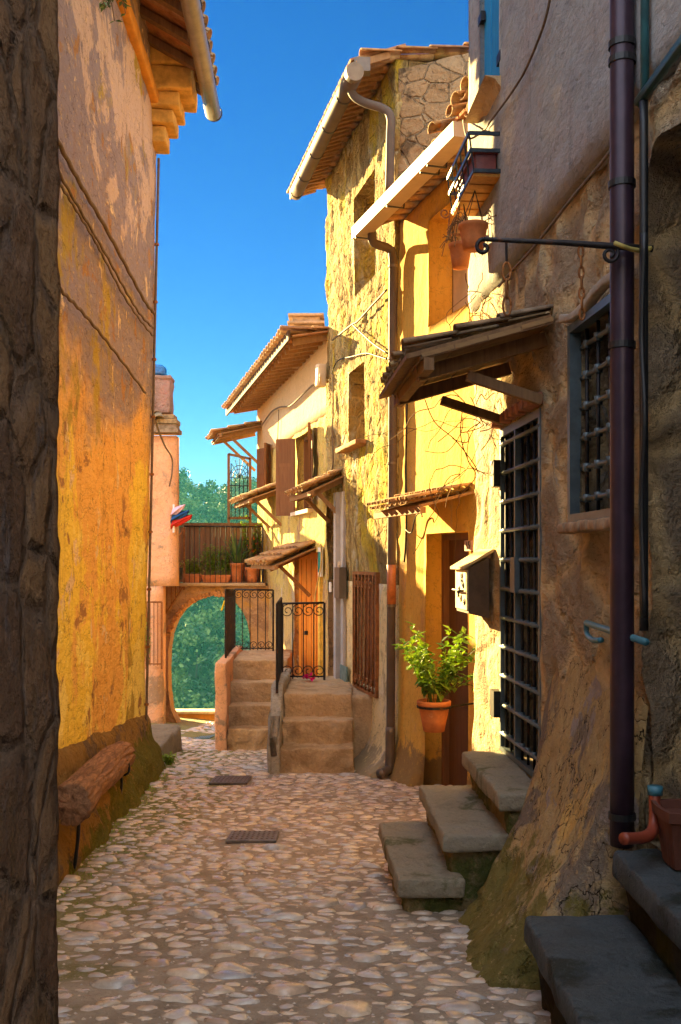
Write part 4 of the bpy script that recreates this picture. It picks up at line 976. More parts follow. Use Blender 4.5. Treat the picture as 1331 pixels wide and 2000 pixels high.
# ---------------------------------------------------------------- B6 near house on the right
h6 = thing('near_stone_house', 'near house on the right with grey plaster above rough orange stone', 'house', gb(1.6, 4.4))
U6 = lambda z: (6.84-z)/abs(W6.t.y)
rgt = [U6(6.03), U6(5.13), -1.15, .79, .28]
rwn = rect(W6, 1128, 1222, 650, 1005, 'l'); rwn.append(.16)
ral = [U6(3.72), U6(2.35), -1.05, 1.50, .34]
def d6(u, h):
    k = min(1, max(0, (h+1.1)/.4))
    e = .03*fr(u*1.1, h*.9, 61)+.018*fr(u*4, h*3.5, 7)+-blocks(u, h, 3.2, .035, .75, 12.)*(.4+.6*k)+.006*fr(u*16, h*16, 2)
    e *= 1 if u > .9 else .55
    # ease towards the frames
    for r in (rgt, rwn):
        du = max(r[0]-u, u-r[1], 0); dh = max(r[2]-h, h-r[3], 0); q = min(1, math.hypot(du, dh)/.10); e *= .25+.75*q
    return e-.01
wall_mesh(W6, 0, W6.L, -2.3, 1.70, (rgt, rwn, ral), .034, d6, 3.0, None, .04).build('lower_wall', M_['b6_stone'], h6, smooth=True)
rsh = rect(W6, 945, 984, 0, 235, 'l'); rsh[3] = rsh[2]+1.5; rsh.append(.05)
wall_mesh(W6, -.0, W6.L, 1.702, 6.4, (rsh,), .08, lambda u, h: .026+.010*fr(u*1.2, h, 6)+.004*fr(u*7, h*5, 2)-.02*max(0, 1-(h-1.70)/.03), 3.0).build('upper_wall', M_['b6_plaster'], h6, smooth=True)
m = MB(); m.wbox(W6, rgt[0]-.02, rgt[1]+.02, -.36, -.277, rgt[2]-.02, rgt[3]+.02); m.wbox(W6, rwn[0]-.02, rwn[1]+.02, -.25, -.157, rwn[2]-.02, rwn[3]+.02)
m.build('dark_interior', M_['void'], h6)
m = MB(); m.wbox(W6, ral[0]-.02, ral[1]+.02, -.42, -.337, ral[2]-.02, ral[3]+.02); m.build('niche_back', wallmat('dark_cement', (.09, .07, .055), (.14, .11, .085), None, 2, patches=[((.10, .055, .025), 2, .6, .04, 1)], bump=.6, crack=.8), h6)
# iron gate
ig = MB(); f = .03
for (a, b, c, d) in ((rgt[0], rgt[0]+f, rgt[2], rgt[3]), (rgt[1]-f, rgt[1], rgt[2], rgt[3]), (rgt[0]+f, rgt[1]-f, rgt[2], rgt[2]+f), (rgt[0]+f, rgt[1]-f, rgt[3]-.045, rgt[3]), (rgt[0]+.36, rgt[0]+.385, rgt[2]+f, rgt[3]-.045)):
    ig.wbox(W6, a, b, -.045, -.005, c, d)
gate = ig.build('gate', M_['iron_frame'], h6, label='barred iron gate in the stone wall')
for k in range(7):
    u = rgt[0]+(rgt[1]-rgt[0])*(k+.5)/7; m = MB(); m.tube([W6.p(u, -.03, rgt[2]+.03), W6.p(u, -.03, rgt[3]-.03)], .0085, 6); m.build('upright_bar', M_['iron'], gate, smooth=True)
for k in range(11):
    h = rgt[2]+.11+(rgt[3]-rgt[2]-.2)*k/10; m = MB(); m.tube([W6.p(rgt[0]+.01, -.012, h), W6.p(rgt[1]-.01, -.012, h)], .011, 7)
    for j in range(7): m.add(*ring(W6.p(rgt[0]+(rgt[1]-rgt[0])*(j+.5)/7, -.026, h), Vector((0, 0, 1)), .019, .015, 8))
    m.build('cross_bar', M_['iron_frame'], gate, smooth=True)
m = MB(); m.wbox(W6, rgt[0]+.37, rgt[0]+.47, -.01, .02, -.18, .02); m.build('lock_plate', M_['iron_frame'], gate)
for h in (-.95, .45): m = MB(); m.wbox(W6, rgt[0]-.09, rgt[0]+.02, -.02, .035, h, h+.16); m.build('hinge', M_['iron'], gate)
m = MB()
for k in range(9): u = rgt[0]-.03+(rgt[1]-rgt[0]+.06)*k/9; m.rbox(lambda a, b, c: W6.p(u+.05+a, .012+b, rgt[3]+.045+c), (.095, .06, .06), .012, 3, .01, 15, k)
m.build('brick_lintel', simple('pinkish_brick', (.36, .16, .10), .9, 0, .35, 14, .5), h6, smooth=True)
# barred window
w_ = wf(rwn, .035, -.02, .035, W6, 'window', 'iron_frame', h6)
for k in range(4): u = rwn[0]+(rwn[1]-rwn[0])*(k+.5)/4; m = MB(); m.tube([W6.p(u, -.02, rwn[2]), W6.p(u, -.02, rwn[3])], .0085, 6); m.build('upright_bar', M_['iron'], w_, smooth=True)
for k in range(6):
    h = rwn[2]+(rwn[3]-rwn[2])*(k+.5)/6; m = MB(); m.tube([W6.p(rwn[0], -.02, h), W6.p(rwn[1], -.02, h)], .011, 7)
    for j in range(4): m.add(*ring(W6.p(rwn[0]+(rwn[1]-rwn[0])*(j+.5)/4, -.02, h), Vector((0, 0, 1)), .019, .018, 8))
    m.build('cross_bar', M_['iron_frame'], w_, smooth=True)
m = MB()
m.rbox(lambda a, b, c: W6.p((rwn[0]+rwn[1])/2+a, .03+b, rwn[3]+.075+c+.02*math.sin(a*9)), (rwn[1]-rwn[0]+.22, .05, .035), .01, 24, .008, 8); m.build('lintel', simple('grey_lime_lintel', (.40, .33, .26), .9, 0, .3, 9, .4), h6, smooth=True)
m = MB()
for k in range(7): u = rwn[0]-.07+(rwn[1]-rwn[0]+.14)*k/7; m.rbox(lambda a, b, c: W6.p(u+.05+a, .03+b, rwn[2]-.062+c), (.10, .09, .045), .01, 3, .006, 15, k)
m.build('brick_sill', simple('brick_sill', (.36, .24, .15), .9, 0, .3, 14, .4), h6, smooth=True)
# buttress at the foot
m = MB(); nu, nv = 80, 44; vs = []; fs = []
for i in range(nu+1):
    z = 5.08-(5.08-3.735)*i/nu; u = U6(z); gg = g(z)
    e0 = .50*min(1, max(0, (5.10-z)/.30))**.6
    e0 *= min(1, max(0, (z-3.735)/.12))**.5
    for j in range(nv+1):
        dh = 1.55*(j/nv)**1.25-.05
        e = e0*math.exp(-max(0, dh)/.46)*(1+.10*math.sin(z*5+dh*2))+.035*(1-j/nv)
        e += (.040*fr(z*2.0, dh*2.0, 71)+.022*fr(z*6, dh*5, 5)+.008*fr(z*18, dh*14, 3))*min(1, e*4)
        rid = abs(nz(z*2.2+dh*1.6, dh*1.2-z, 3)); e -= .035*max(0, 1-rid*22)*min(1, e*4)
        e -= .12*(j/nv)**4
        vs.append(W6.p(u, e-.004, gg+dh))
for i in range(nu):
    for j in range(nv): fs.append((i*(nv+1)+j, (i+1)*(nv+1)+j, (i+1)*(nv+1)+j+1, i*(nv+1)+j+1))
m.add(vs, fs); m.build('buttress', M_['buttress'], h6, smooth=True)
# shutter, sill
m = MB(); n_ = 5
for k in range(n_):
    a = rsh[0]+(rsh[1]-rsh[0])*k/n_; m.wbox(W6, a+.003, a+(rsh[1]-rsh[0])/n_-.003, -.045+.004*(k % 2), -.005+.004*(k % 2), rsh[2], rsh[3])
sh = m.build('shutter', M_['blue'], h6, label='closed blue plank shutter')
for h in (rsh[2]+.1, rsh[2]+.62, rsh[2]+1.1):
    for u in (rsh[0]-.03, rsh[1]-.06): m = MB(); m.wbox(W6, u, u+.09, .0, .03, h, h+.06); m.build('hinge', M_['iron'], sh)
m = MB(); m.hexa([W6.p(rsh[0]+.22, .0, rsh[2]-.10), W6.p(rsh[1]+.04, 0, rsh[2]-.10), W6.p(rsh[1]+.04, .06, rsh[2]-.02), W6.p(rsh[0]+.22, .06, rsh[2]-.02), W6.p(rsh[0]-.05, 0, rsh[2]), W6.p(rsh[1]+.04, 0, rsh[2]), W6.p(rsh[1]+.04, .12, rsh[2]+.0), W6.p(rsh[0]-.05, .12, rsh[2])])
m.build('sill', M_['step'], h6)
# downpipe and thin pipes
pd = lambda y, o=.075, z=3.70: V(b6x(z)-o, z, y)
m = MB(); m.tube([pd(h) for h in (5.5, 3, 1.8, 1.0, 0, -.6, -1.06)], .044, 20); dp = m.build('downpipe', M_['pipe_purple'], h6, smooth=True)
for h in (1.92, 1.86, 1.40, .80, -.95): m = MB(); m.add(*ring(pd(h), Vector((0, 0, 1)), .050, .012, 20)); m.build('pipe_strap', M_['pipe_black'], dp)
m = MB(); m.tube([V(b6x(3.54)-.05, 3.54, h) for h in (3.5, 2.3, 1.66)], .016, 8); m.tube([W6.p(U6(3.60), .05, 1.66), W6.p(U6(2.2), .05, 1.72)], .02, 8); m.build('teal_pipe', simple('teal_pipe', (.02, .10, .12), .4), h6, smooth=True)
m = MB(); m.tube(catmull([V(b6x(3.55)-.05, 3.55, h) for h in (1.64, 1.2, .9, .4, 0, -.25)], 3), .016, 8); m.tube(catmull([V(b6x(3.52)-.07, 3.50+.02*math.sin(h*9), h) for h in (1.15, .8, .5, .2, -.2)], 4), .011, 6); m.build('dark_conduit', M_['pipe_black'], h6, smooth=True)
m = MB(); a = W6.w(1146, 1217, .03); b = W6.w(1262, 1254, .05); m.tube([a, b], .014, 8); m.tube(catmull([a, W6.w(1147, 1238, .03), W6.w(1158, 1250, .04), W6.w(1175, 1250, .04)], 4), .012, 8); m.build('blue_pipe', M_['pipe_blue'], h6, smooth=True)
m = MB(); ww = [W6.w(x, y, .045) for x, y in ((1236, 222), (1190, 300), (1120, 385), (1085, 430), (1040, 487), (1000, 530), (975, 560))]; m.tube(catmull(ww, 5), .008, 5); m.build('plaster_edge_wire', M_['cable'], h6, smooth=True)
m = MB(); m.tube(catmull([W6.w(x, y, .05) for x, y in ((1078, -20), (1065, 40), (1045, 95), (1025, 140), (1012, 162), (990, 195), (960, 235), (945, 255))]+[P(915, 270, 6.2), P(905, 235, 6.9)], 5), .007, 5); m.build('shutter_wire', M_['cable'], h6, smooth=True)
m = MB(); m.wbox(W6, -.02, .015, -.01, .06, .9, 2.6); 
# bracket bar with chains
bb_ = thing('bracket_bar', 'dark iron bracket bar sticking out beside the purple downpipe, chains hanging below', 'bracket', V(1.13, 3.6, 1.13))
zb = 3.62; m = MB(); m.tube([P(1275, 486, zb), P(1200, 481, zb), P(1100, 474, zb), P(1000, 470, zb), P(945, 467, zb)], [.013, .013, .011, .009, .009], 8)
m.tube(scroll(P(945, 483, zb), Vector((-.6, 0, .8)), Vector((-.8, 0, -.6)), .030, 1.0, 14, -.6), .008, 6)
m.build('bar', M_['iron'], bb_, smooth=True)
m = MB(); m.tube(scroll(P(1192, 497, zb), Vector((0, 0, 1)), Vector((1, 0, 0)), .034, 1.5, 20), .007, 6); m.build('scroll', M_['iron'], bb_, smooth=True)
def chain(pxl, y0, y1, n, lab, tk=.005, big=False):
    m = MB()
    for k in range(n):
        ya, yb = y0+(y1-y0)*k/n, y0+(y1-y0)*(k+1.12)/n; c = P(pxl+k*.4, (ya+yb)/2, zb); hl = (yb-ya)/2/FP*zb; wd = hl*.42
        ax = Vector((1, 0, 0)) if k % 2 == 0 else Vector((.35, .93, 0))
        m.tube([c+ax*math.cos(t_)*wd+Vector((0, 0, math.sin(t_)*hl)) for t_ in [2*math.pi*q/14 for q in range(15)]], tk, 5)
    m.build('chain', M_['rust'] if not big else M_['iron'], bb_, smooth=True)
chain(1135, 480, 622, 7, '', .0045); chain(990, 512, 612, 3, '', .0045); m = MB(); m.tube([P(989, 468, zb), P(990, 512, zb)], .005, 5); m.build('hook', M_['iron'], bb_)
m = MB(); m.tube(catmull([P(1200, 474, zb-.05), P(1215, 480, zb-.07), P(1235, 487, zb-.05), P(1262, 490, zb-.03), P(1272, 482, zb-.02)], 5), [.004]+[.009]*19+[.004], 6); m.build('tie', simple('yellow_tie', (.42, .33, .10), .6), bb_, smooth=True)
# canopy over the gate
cn = thing('canopy', 'weathered tiled wooden canopy on struts above the iron gate', 'canopy', W6.p(U6(5.4), 0, 1.0))
u0, u1 = U6(6.02), U6(4.88); pC = .66; hw, ho = 1.22, 1.03
O = W6.p(u1, 0, hw); a = W6.p(u0, 0, hw)-O; b = W6.p(u1, pC, ho)-O; upv = b.cross(a).normalized(); upv = upv if upv.z > 0 else -upv
m = MB(); planks(m, O-upv*.045, b, a, 4, .022, .008); bd = m.build('boards', wood('canopy_boards', (.28, .16, .07), (.44, .27, .12), stretch=(3, 12, 12)), cn)
m = MB(); tiles(m, O-b*.05-upv*.01, a, b*1.08, 8, 3, jit=.02); m.build('tiles', M_['tile_dark'], cn, smooth=True)
for u in (u0+.17, u1-.2):
    m = MB(); m.bar(W6.p(u, -.02, hw-.09), W6.p(u, pC*.97, ho-.09), .055, .07); m.bar(W6.p(u, .0, .82), W6.p(u, pC*.58, ho-.09), .045, .05); m.build('strut', M_['beam'], cn)
m = MB(); m.bar(W6.p(u0-.02, pC*.93, ho-.075), W6.p(u1+.02, pC*.93, ho-.075), .05, .06); m.bar(W6.p(u1-.03, .0, hw-.03), W6.p(u1-.03, pC, ho-.03), .05, .045); m.build('beam', M_['beam'], cn)
m = MB(); m.hexa([W6.p(u0-.05, pC*.99, ho-.035), W6.p(u1+.03, pC*.99, ho-.035), W6.p(u1+.03, pC*1.1, ho-.055), W6.p(u0-.05, pC*1.1, ho-.055), W6.p(u0-.05, pC*.99, ho-.012), W6.p(u1+.03, pC*.99, ho-.012), W6.p(u1+.03, pC*1.1, ho-.03), W6.p(u0-.05, pC*1.1, ho-.03)]); m.build('edge_board', M_['beam'], cn)
# letter box
mb_ = thing('mailbox', 'dark brown metal mailbox with ornate cream front and sloping lid between doorway and gate', 'mailbox', W6.p(U6(6.4), 0, -.2))
ua, ub = U6(6.60), U6(6.20)
m = MB(); m.hexa([W6.p(ua, .02, -.36), W6.p(ub, .02, -.36), W6.p(ub, .15, -.33), W6.p(ua, .15, -.33), W6.p(ua, .02, .02), W6.p(ub, .02, .02), W6.p(ub, .15, -.045), W6.p(ua, .15, -.045)]); m.build('box', simple('brown_enamel', (.10, .06, .035), .5), mb_)
m = MB(); m.wbox(W6, ua+.01, ub-.005, .151, .160, -.31, -.06); m.build('front', simple('cream_front', (.62, .50, .30), .5), mb_)
m = MB()
for k in range(7): c = W6.p(ua+.06+.28*R.random(), .163, -.10-.19*k/7); m.tube(scroll(c, W6.p(1, 0, 0)-W6.p(0, 0, 0), Vector((0, 0, 1)), .026, 1.3, 14, k), .0045, 5)
m.tube([W6.p(ua+.05, .165, -.19), W6.p(ua+.05, .185, -.19), W6.p(ub-.08, .185, -.19), W6.p(ub-.08, .165, -.19)], .007, 6); m.build('ornament', M_['iron'], mb_, smooth=True)
m = MB(); m.hexa([W6.p(ua-.02, -.0, .055), W6.p(ub+.03, 0, .055), W6.p(ub+.03, .19, -.055), W6.p(ua-.02, .19, -.055), W6.p(ua-.02, 0, .075), W6.p(ub+.03, 0, .075), W6.p(ub+.03, .19, -.04), W6.p(ua-.02, .19, -.04)]); m.build('lid', simple('cream_lid', (.55, .42, .22), .6), mb_)

# flower rack under the shutter
fr_ = thing('flower_rack', 'blue-black iron flower rack bolted to the wall below the blue shutter', 'flower rack', W6.p(U6(6.2), 0, 2.4))
ra, rb_ = U6(6.57), U6(5.87); pr = .215; ht, hb = 2.52, 2.30
m = MB()
for h, e in ((ht, 0), ((ht+hb)/2+.01, .01), (hb, .03)):
    m.bar(W6.p(ra, pr-e, h), W6.p(rb_, pr-e, h), .012, .022); m.bar(W6.p(rb_, .0, h), W6.p(rb_, pr-e, h), .012, .022, Vector((0, 0, 1))); m.bar(W6.p(ra, .0, h), W6.p(ra, pr-e, h), .012, .022)
m.bar(W6.p(rb_, .01, ht+.12), W6.p(rb_, .01, hb-.14), .014, .014, Vector((0, 1, 0)))
for k in range(6): u = ra+(rb_-ra)*k/5; m.tube([W6.p(u, pr, ht), W6.p(u, pr-.03, hb), W6.p(u, .0, hb)], .006, 5)
m.build('basket', M_['iron_blue'], fr_)
m = MB()
for k in range(5): m.wbox(W6, ra+.01+(rb_-ra)*k/5, ra+(rb_-ra)*(k+1)/5-.015, .01, pr-.03, hb-.028, hb-.01)
m.build('slats', simple('orange_slats', (.55, .26, .06), .7), fr_)
m = MB(); m.bar(W6.p(ra+.03, .0, hb-.16), W6.p(ra+.03, .22, hb-.16), .012, .015); m.tube(scroll(W6.p(ra+.03, .24, hb-.02), W6.p(0, 1, 0)-W6.p(0, 0, 0), Vector((0, 0, 1)), .035, 1.3, 16, math.pi), .006, 5); m.tube([W6.p(ra+.03, .205, hb+.0), W6.p(ra+.03, .22, hb-.16)], .006, 5)
m.tube(scroll(W6.p(ra+.1, .10, hb-.20), W6.p(0, 1, 0)-W6.p(0, 0, 0), Vector((0, 0, 1)), .03, 1.5, 16), .005, 5)
m.build('bracket', M_['rust'], fr_)
t = thing('flower_box', 'empty dark red window box sitting in the iron rack', 'flower box', W6.p(U6(6.1), .1, hb))
m = MB(); m.rbox(lambda a, b, c: W6.p(U6(6.21)+a, .10+b*(1+.6*c), 2.37+c), (.56, .13, .13), .01, 10, .002); m.build('trough', simple('dark_red_plastic', (.20, .05, .045), .5), t, smooth=True)
m = MB(); m.rbox(lambda a, b, c: W6.p(U6(6.21)+a, .10+b, 2.435+c), (.60, .165, .018), .006, 10); m.build('rim', simple('dark_red_rim', (.28, .06, .06), .5), t, smooth=True)
# hanging pots
for (px, py, z, dia, lab, top, ms_) in ((925, 463, 6.05, 58, 'larger terracotta pot with withered plant hanging nearer under the iron rack', 372, 1), (900, 500, 6.35, 46, 'smaller orange pot hanging lower and farther left under the iron rack', 372, 2)):
    hh = (50 if ms_ == 1 else 47)/FP*z; r = dia/2/FP*z; c = P(px, py, z)-Vector((0, 0, hh/2))
    t = thing('hanging_pot', lab, 'hanging pot', c, 'pots hanging under the flower rack')
    terracotta_pot(t, c, r, hh, M_['terra'], M_['soil'])
    m = MB(); tp = P(px+3, top, z)
    for k in range(4): an = k*math.pi/2+.5; m.tube([c+Vector((math.cos(an)*r*.97, math.sin(an)*r*.97, hh*.95)), tp], .0025, 4)
    m.build('wires', M_['iron'], t)
    m = MB()
    for k in range(14):
        an = R.uniform(0, 6.28); q = c+Vector((math.cos(an)*r*.7, math.sin(an)*r*.7, hh)); m.tube(catmull([q, q+Vector((math.cos(an)*.05, math.sin(an)*.05, R.uniform(.01, .05))), q+Vector((math.cos(an)*.1, math.sin(an)*.1, R.uniform(-.12, .03)))], 3), .0028, 4)
    m.build('dry_stems', M_['vine'], t)
# flower pot with leafy plant on the yellow wall
zc = 7.75; c = P(848, 1428, zc); r = 33/FP*zc; hh = 60/FP*zc
t = thing('wall_flowerpot', 'terracotta pot with a bushy green plant on a wall ring beside the brown door', 'flowerpot', c)
terracotta_pot(t, c, r, hh, M_['terra'], M_['soil'], taper=.62, rim=.16)
ml = MB(); ms = MB(); leafy(ml, ms, c+Vector((0, 0, hh*.9)), .62, .34, 20, .085, 34, rnd=R, sr=.004)
for k in range(6):
    q0 = c+Vector((.05, 0, hh)); e = Vector((R.uniform(.18, .36), R.uniform(-.2, .1), R.uniform(.05, .5))); pts = catmull([q0, q0+e*.5+Vector((0, 0, .08)), q0+e], 4); ms.tube(pts, .003, 4)
    for j in range(16): leaf(ml, pts[R.randrange(3, len(pts))], Vector((R.uniform(-1, 1), R.uniform(-1, 1), R.uniform(-.5, .6))), Vector((0, 0, 1)), R.uniform(.05, .10), .024)
ml.build('leaves', M_['leaf'], t); ms.build('stems', simple('green_stems', (.10, .14, .03), .6), t)
m = MB(); m.add(*ring(c+Vector((0, 0, hh*.80)), Vector((0, 0, 1)), r*1.03, .008, 20)); q = c+Vector((r, 0, hh*.8)); m.tube([q, V(b5x(8.0), 8.05, q.z-CZ)], .008, 5); m.build('wall_ring', M_['iron'], t)

# steps up to the gate
gs = thing('gate_steps', 'three worn grey stone steps climbing to the iron gate', 'steps', V(.6, 5.4, g(5.4)))
for k, (ht_, z0, z1, x0, x1, x0f) in enumerate(((-1.15, 4.90, 6.0, .79, 1.02, .74), (-1.36, 4.93, 6.03, .52, .84, .485), (-1.56, 4.85, 5.95, .29, .60, .235))):
    zm = (z0+z1)/2; L_ = z1-z0
    def fn(a, b, c, x0=x0, x1=x1, x0f=x0f, zm=zm, L_=L_, ht_=ht_):
        t_ = (b/L_+.5); xl = x0+(x0f-x0)*t_; xr = x1+(x0f-x0)*t_
        return V((xl+xr)/2+a, zm+b, ht_-.045+c)
    m = MB(); m.rbox(fn, (x1-x0+.02, L_, .09), .016, 34, .010, 6, k); sl = m.build('step', M_['slab'], gs, smooth=True)
    m = MB(); gl = g(zm)-.15
    def f2(a, b, c, x0=x0, x1=x1, x0f=x0f, zm=zm, L_=L_, ht_=ht_, gl=gl):
        t_ = (b/L_+.5); sh_ = (x0f-x0)*t_
        return V((x0+x1)/2+.03+sh_+a, zm+b, (gl+ht_-.08)/2+c)
    m.rbox(f2, (x1-x0-.02, L_-.08, ht_-.08-gl), .03, 16, .04, 4, k+5); m.build('riser', M_['riser'], sl, smooth=True)
# near dark steps
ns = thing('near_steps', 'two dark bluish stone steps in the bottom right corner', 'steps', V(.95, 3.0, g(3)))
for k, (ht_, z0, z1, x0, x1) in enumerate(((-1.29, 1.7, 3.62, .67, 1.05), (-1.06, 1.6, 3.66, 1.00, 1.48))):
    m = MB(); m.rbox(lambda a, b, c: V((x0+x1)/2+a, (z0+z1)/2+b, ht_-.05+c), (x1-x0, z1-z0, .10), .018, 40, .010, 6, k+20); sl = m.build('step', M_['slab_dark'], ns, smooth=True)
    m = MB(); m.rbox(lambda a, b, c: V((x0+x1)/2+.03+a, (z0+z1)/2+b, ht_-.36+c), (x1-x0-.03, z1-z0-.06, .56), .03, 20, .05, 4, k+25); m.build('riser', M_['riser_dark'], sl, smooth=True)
# pot and red pipe on the upper dark step
c = V(1.205, 3.44, -1.05); t = thing('square_planter', 'dark ribbed terracotta planter at the right edge on the upper dark step', 'planter', c)
m = MB(); S = 24; vs = []; fs = []
prof = [(.075, 0), (.085, .08), (.097, .16), (.108, .165), (.110, .20), (.095, .20), (.09, .17), (.001, .165)]
for r_0, z_ in prof:
    for k in range(S*2):
        an = 2*math.pi*k/(S*2); sq = 1/max(abs(math.cos(an)), abs(math.sin(an)))**.75; rib = 1-.03*(k % 2)*(1 if z_ < .16 else 0); vs.append(c+Vector((math.cos(an)*r_0*sq*rib, math.sin(an)*r_0*sq*rib, z_)))
for i in range(len(prof)-1):
    for k in range(S*2): fs.append((i*S*2+k, i*S*2+(k+1) % (S*2), (i+1)*S*2+(k+1) % (S*2), (i+1)*S*2+k))
m.add(vs, fs); m.build('pot', M_['terra_dark'], t, smooth=False)
c = P(1280, 1545, 3.5); t = thing('drain_pipe', 'bent red plastic drain pipe lying on the dark step by the wall', 'pipe', P(1240, 1640, 3.5))
m = MB(); m.tube(catmull([P(1279, 1548, 3.55), P(1279, 1600, 3.52), P(1274, 1625, 3.48), P(1255, 1636, 3.42), P(1218, 1638, 3.36)], 6), .021, 12); m.build('pipe', M_['pipe_red'], t, smooth=True)
m = MB(); m.tube([P(1280, 1535, 3.55), P(1280, 1552, 3.55)], .027, 12); m.build('collar', M_['pipe_blue'], t, smooth=True)

# ================================================================== staircases in the middle
def stair(name, label, xl0, xr0, steps, back, xlb, xrb, side_mat, seed):
    t = thing(name, label, 'staircase', V((xl0+xr0)/2, steps[0][0], g(steps[0][0])))
    for k, (z0, ht_) in enumerate(steps):
        z1 = steps[k+1][0]+.05 if k < len(steps)-1 else back
        f = (z0-steps[0][0])/(back-steps[0][0]); xl = xl0+(xlb-xl0)*f; xr = xr0+(xrb-xr0)*f; lo = g(z0)-.2
        m = MB(); m.rbox(lambda a, b, c: V((xl+xr)/2+a, (z0+z1)/2+b, (ht_+lo)/2+c), (xr-xl, z1-z0, ht_-lo), .016, 26, .020, 6, seed+k); m.build('step', M_['step'], t, smooth=True)
    return t
sa = stair('far_staircase', 'four worn orange stone steps farther down the alley beside the arch', -1.47, -.80, [(12.9, -2.19), (13.2, -1.92), (13.5, -1.65), (13.8, -1.386)], 15.5, -1.62, -.62, 'arch', 3)
m = MB(); m.rbox(lambda a, b, c: V(-1.58+a-.03*b/1.3, 14.15+b, -1.95+c), (.15, 2.6, 1.25), .02, 20, .015, 3, 2); m.build('side_wall', M_['pink'], sa, smooth=True)
sb = stair('near_staircase', 'three stone steps and landing with scrolled railings leading to the brown and orange doors', -.64, .14, [(10.45, -1.98), (10.75, -1.73), (11.05, -1.48)], 12.75, -.60, .10, 'arch', 8)
m = MB(); m.rbox(lambda a, b, c: V(-.70+a, 11.55+b, -1.95+c), (.13, 2.3, 1.15), .035, 20, .02, 3, 9)
for v in m.v:
    if v.z > -1.6+CZ and v.y < 11.1: v.z -= (11.1-v.y)*.75
m.build('side_wall', wallmat('grey_streaked_wall', (.25, .21, .16), (.40, .36, .29), (.32, .22, .14), 3, patches=[((.45, .42, .36), 2, .58, .03, .3)], bump=.5, streak=.6), sb, smooth=True)
m = MB(); m.rbox(lambda a, b, c: V(.26+a+.03*b, 11.9+b, -2.0+c), (.35, 1.6, .98), .05, 12, .03, 3, 2); m.build('landing_fill', M_['step'], sb, smooth=True)
def rl(name, label, A, B, hg_, n, scr, **k): return railing(name, label, (A, B), hg_, n, 'iron', .010, scr=scr, **k)
rl('scroll_railing', 'frontal iron railing with scrolls before the orange door', V(-.72, 12.28, -1.46), V(-.20, 12.28, -1.46), (.93, .94), 4, .085)
rl('scroll_railing', 'frontal iron railing with scrolls at the back of the far landing', V(-1.62, 15.2, -1.37), V(-1.03, 15.2, -1.37), (.93, .92), 5, .07)
# side railings seen almost end-on
rl('side_railing', 'dark iron railing on the left edge of the nearer staircase seen almost end on', V(-.70, 10.95, -1.40), V(-.73, 12.22, -1.38), (.92, .92), 13, .045)
rl('side_railing', 'dark iron railing on the left edge of the far landing with a yellow ribbon', V(-1.56, 13.5, -1.36), V(-1.63, 15.1, -1.36), (.96, .92), 12, .06)
m = MB(); q = P(440, 1172, 13.6); m.tube(catmull([q, q+Vector((-.02, -.02, -.07)), q+Vector((-.05, -.01, -.15))], 4), [.006]+[.014]*7+[.004], 6); m.build('ribbon', simple('yellow_ribbon', (.8, .55, .02), .6), None, base=q, label='yellow ribbon tied to the far landing railing', cat='ribbon')
m = MB(); q = P(605, 1328, 12.2)
for j in range(26): leaf(m, q+Vector((R.uniform(-.07, .05), R.uniform(-.04, .04), R.uniform(0, .05))), Vector((R.uniform(-1, 1), R.uniform(-1, .2), R.uniform(-.2, 1))), Vector((0, 0, 1)), .06, .025)
m.build('magenta_flowers', simple('magenta', (.75, .02, .25), .6), None, base=q, label='small magenta flowers at the foot of the scrolled railing', cat='flowers')
m = MB(); m.tube(catmull([P(627, 1062, 13.2), P(628, 1100, 13.1), P(618, 1150, 13), P(614, 1185, 12.9)], 5), .010, 5); m.build('yellow_rope', simple('yellow_cord', (.62, .38, .1), .7), None, base=P(627, 1062, 13.2), label='yellow rope dangling from the pent roof beside the orange door', cat='rope')

# dry vines
def vine(px0, px1, py0, py1, n, z0, z1, label, ln=.35, seed=1):
    rn = random.Random(seed); m = MB(); 
    for k in range(n):
        q = P(rn.uniform(px0, px1), rn.uniform(py0, py1), rn.uniform(z0, z1)); d = Vector((rn.uniform(-1, .3), rn.uniform(-.4, .2), rn.uniform(-1, .5))).normalized(); pts = [q]
        for j in range(rn.randint(5, 10)):
            d = (d+Vector((rn.uniform(-.6, .6), rn.uniform(-.3, .3), rn.uniform(-.75, .55)))).normalized(); q = q+d*ln*.13; 
            if q.x > b6x(q.y)-.03: q.x = b6x(q.y)-.03; d.x = -abs(d.x)
            pts.append(q)
        m.tube(catmull(pts, 2), rn.uniform(.0015, .0035), 4)
    m.build('dry_vine', M_['vine'], None, base=P((px0+px1)/2, py1, z0), label=label, cat='vine')
vine(905, 965, 570, 618, 11, 6.1, 6.5, 'bare twigs sprouting above the tiled canopy', .4, 3)
vine(900, 965, 740, 860, 13, 6.2, 6.6, 'tangle of dry vines on the yellow wall corner below the canopy', .6, 5)
vine(895, 955, 850, 930, 7, 6.3, 6.65, 'dry vine ends drooping over the thin tiled hood', .5, 8)
m = MB()
for pts in (((1000, 790), (985, 770), (965, 768), (950, 780), (940, 770), (930, 790)), ((975, 850), (968, 800), (960, 850), (940, 880)), ((830, 780), (850, 825), (890, 860), (925, 905), (935, 925)), ((905, 790), (900, 850), (915, 900), (930, 930), (905, 960), (895, 972))):
    m.tube(catmull([P(a, b, 6.25) for a, b in pts], 5), .0035, 5)
m.build('dry_vine', M_['vine'], None, base=P(950, 925, 6.25), label='long thin vine stems looping down from the canopy edge', cat='vine')
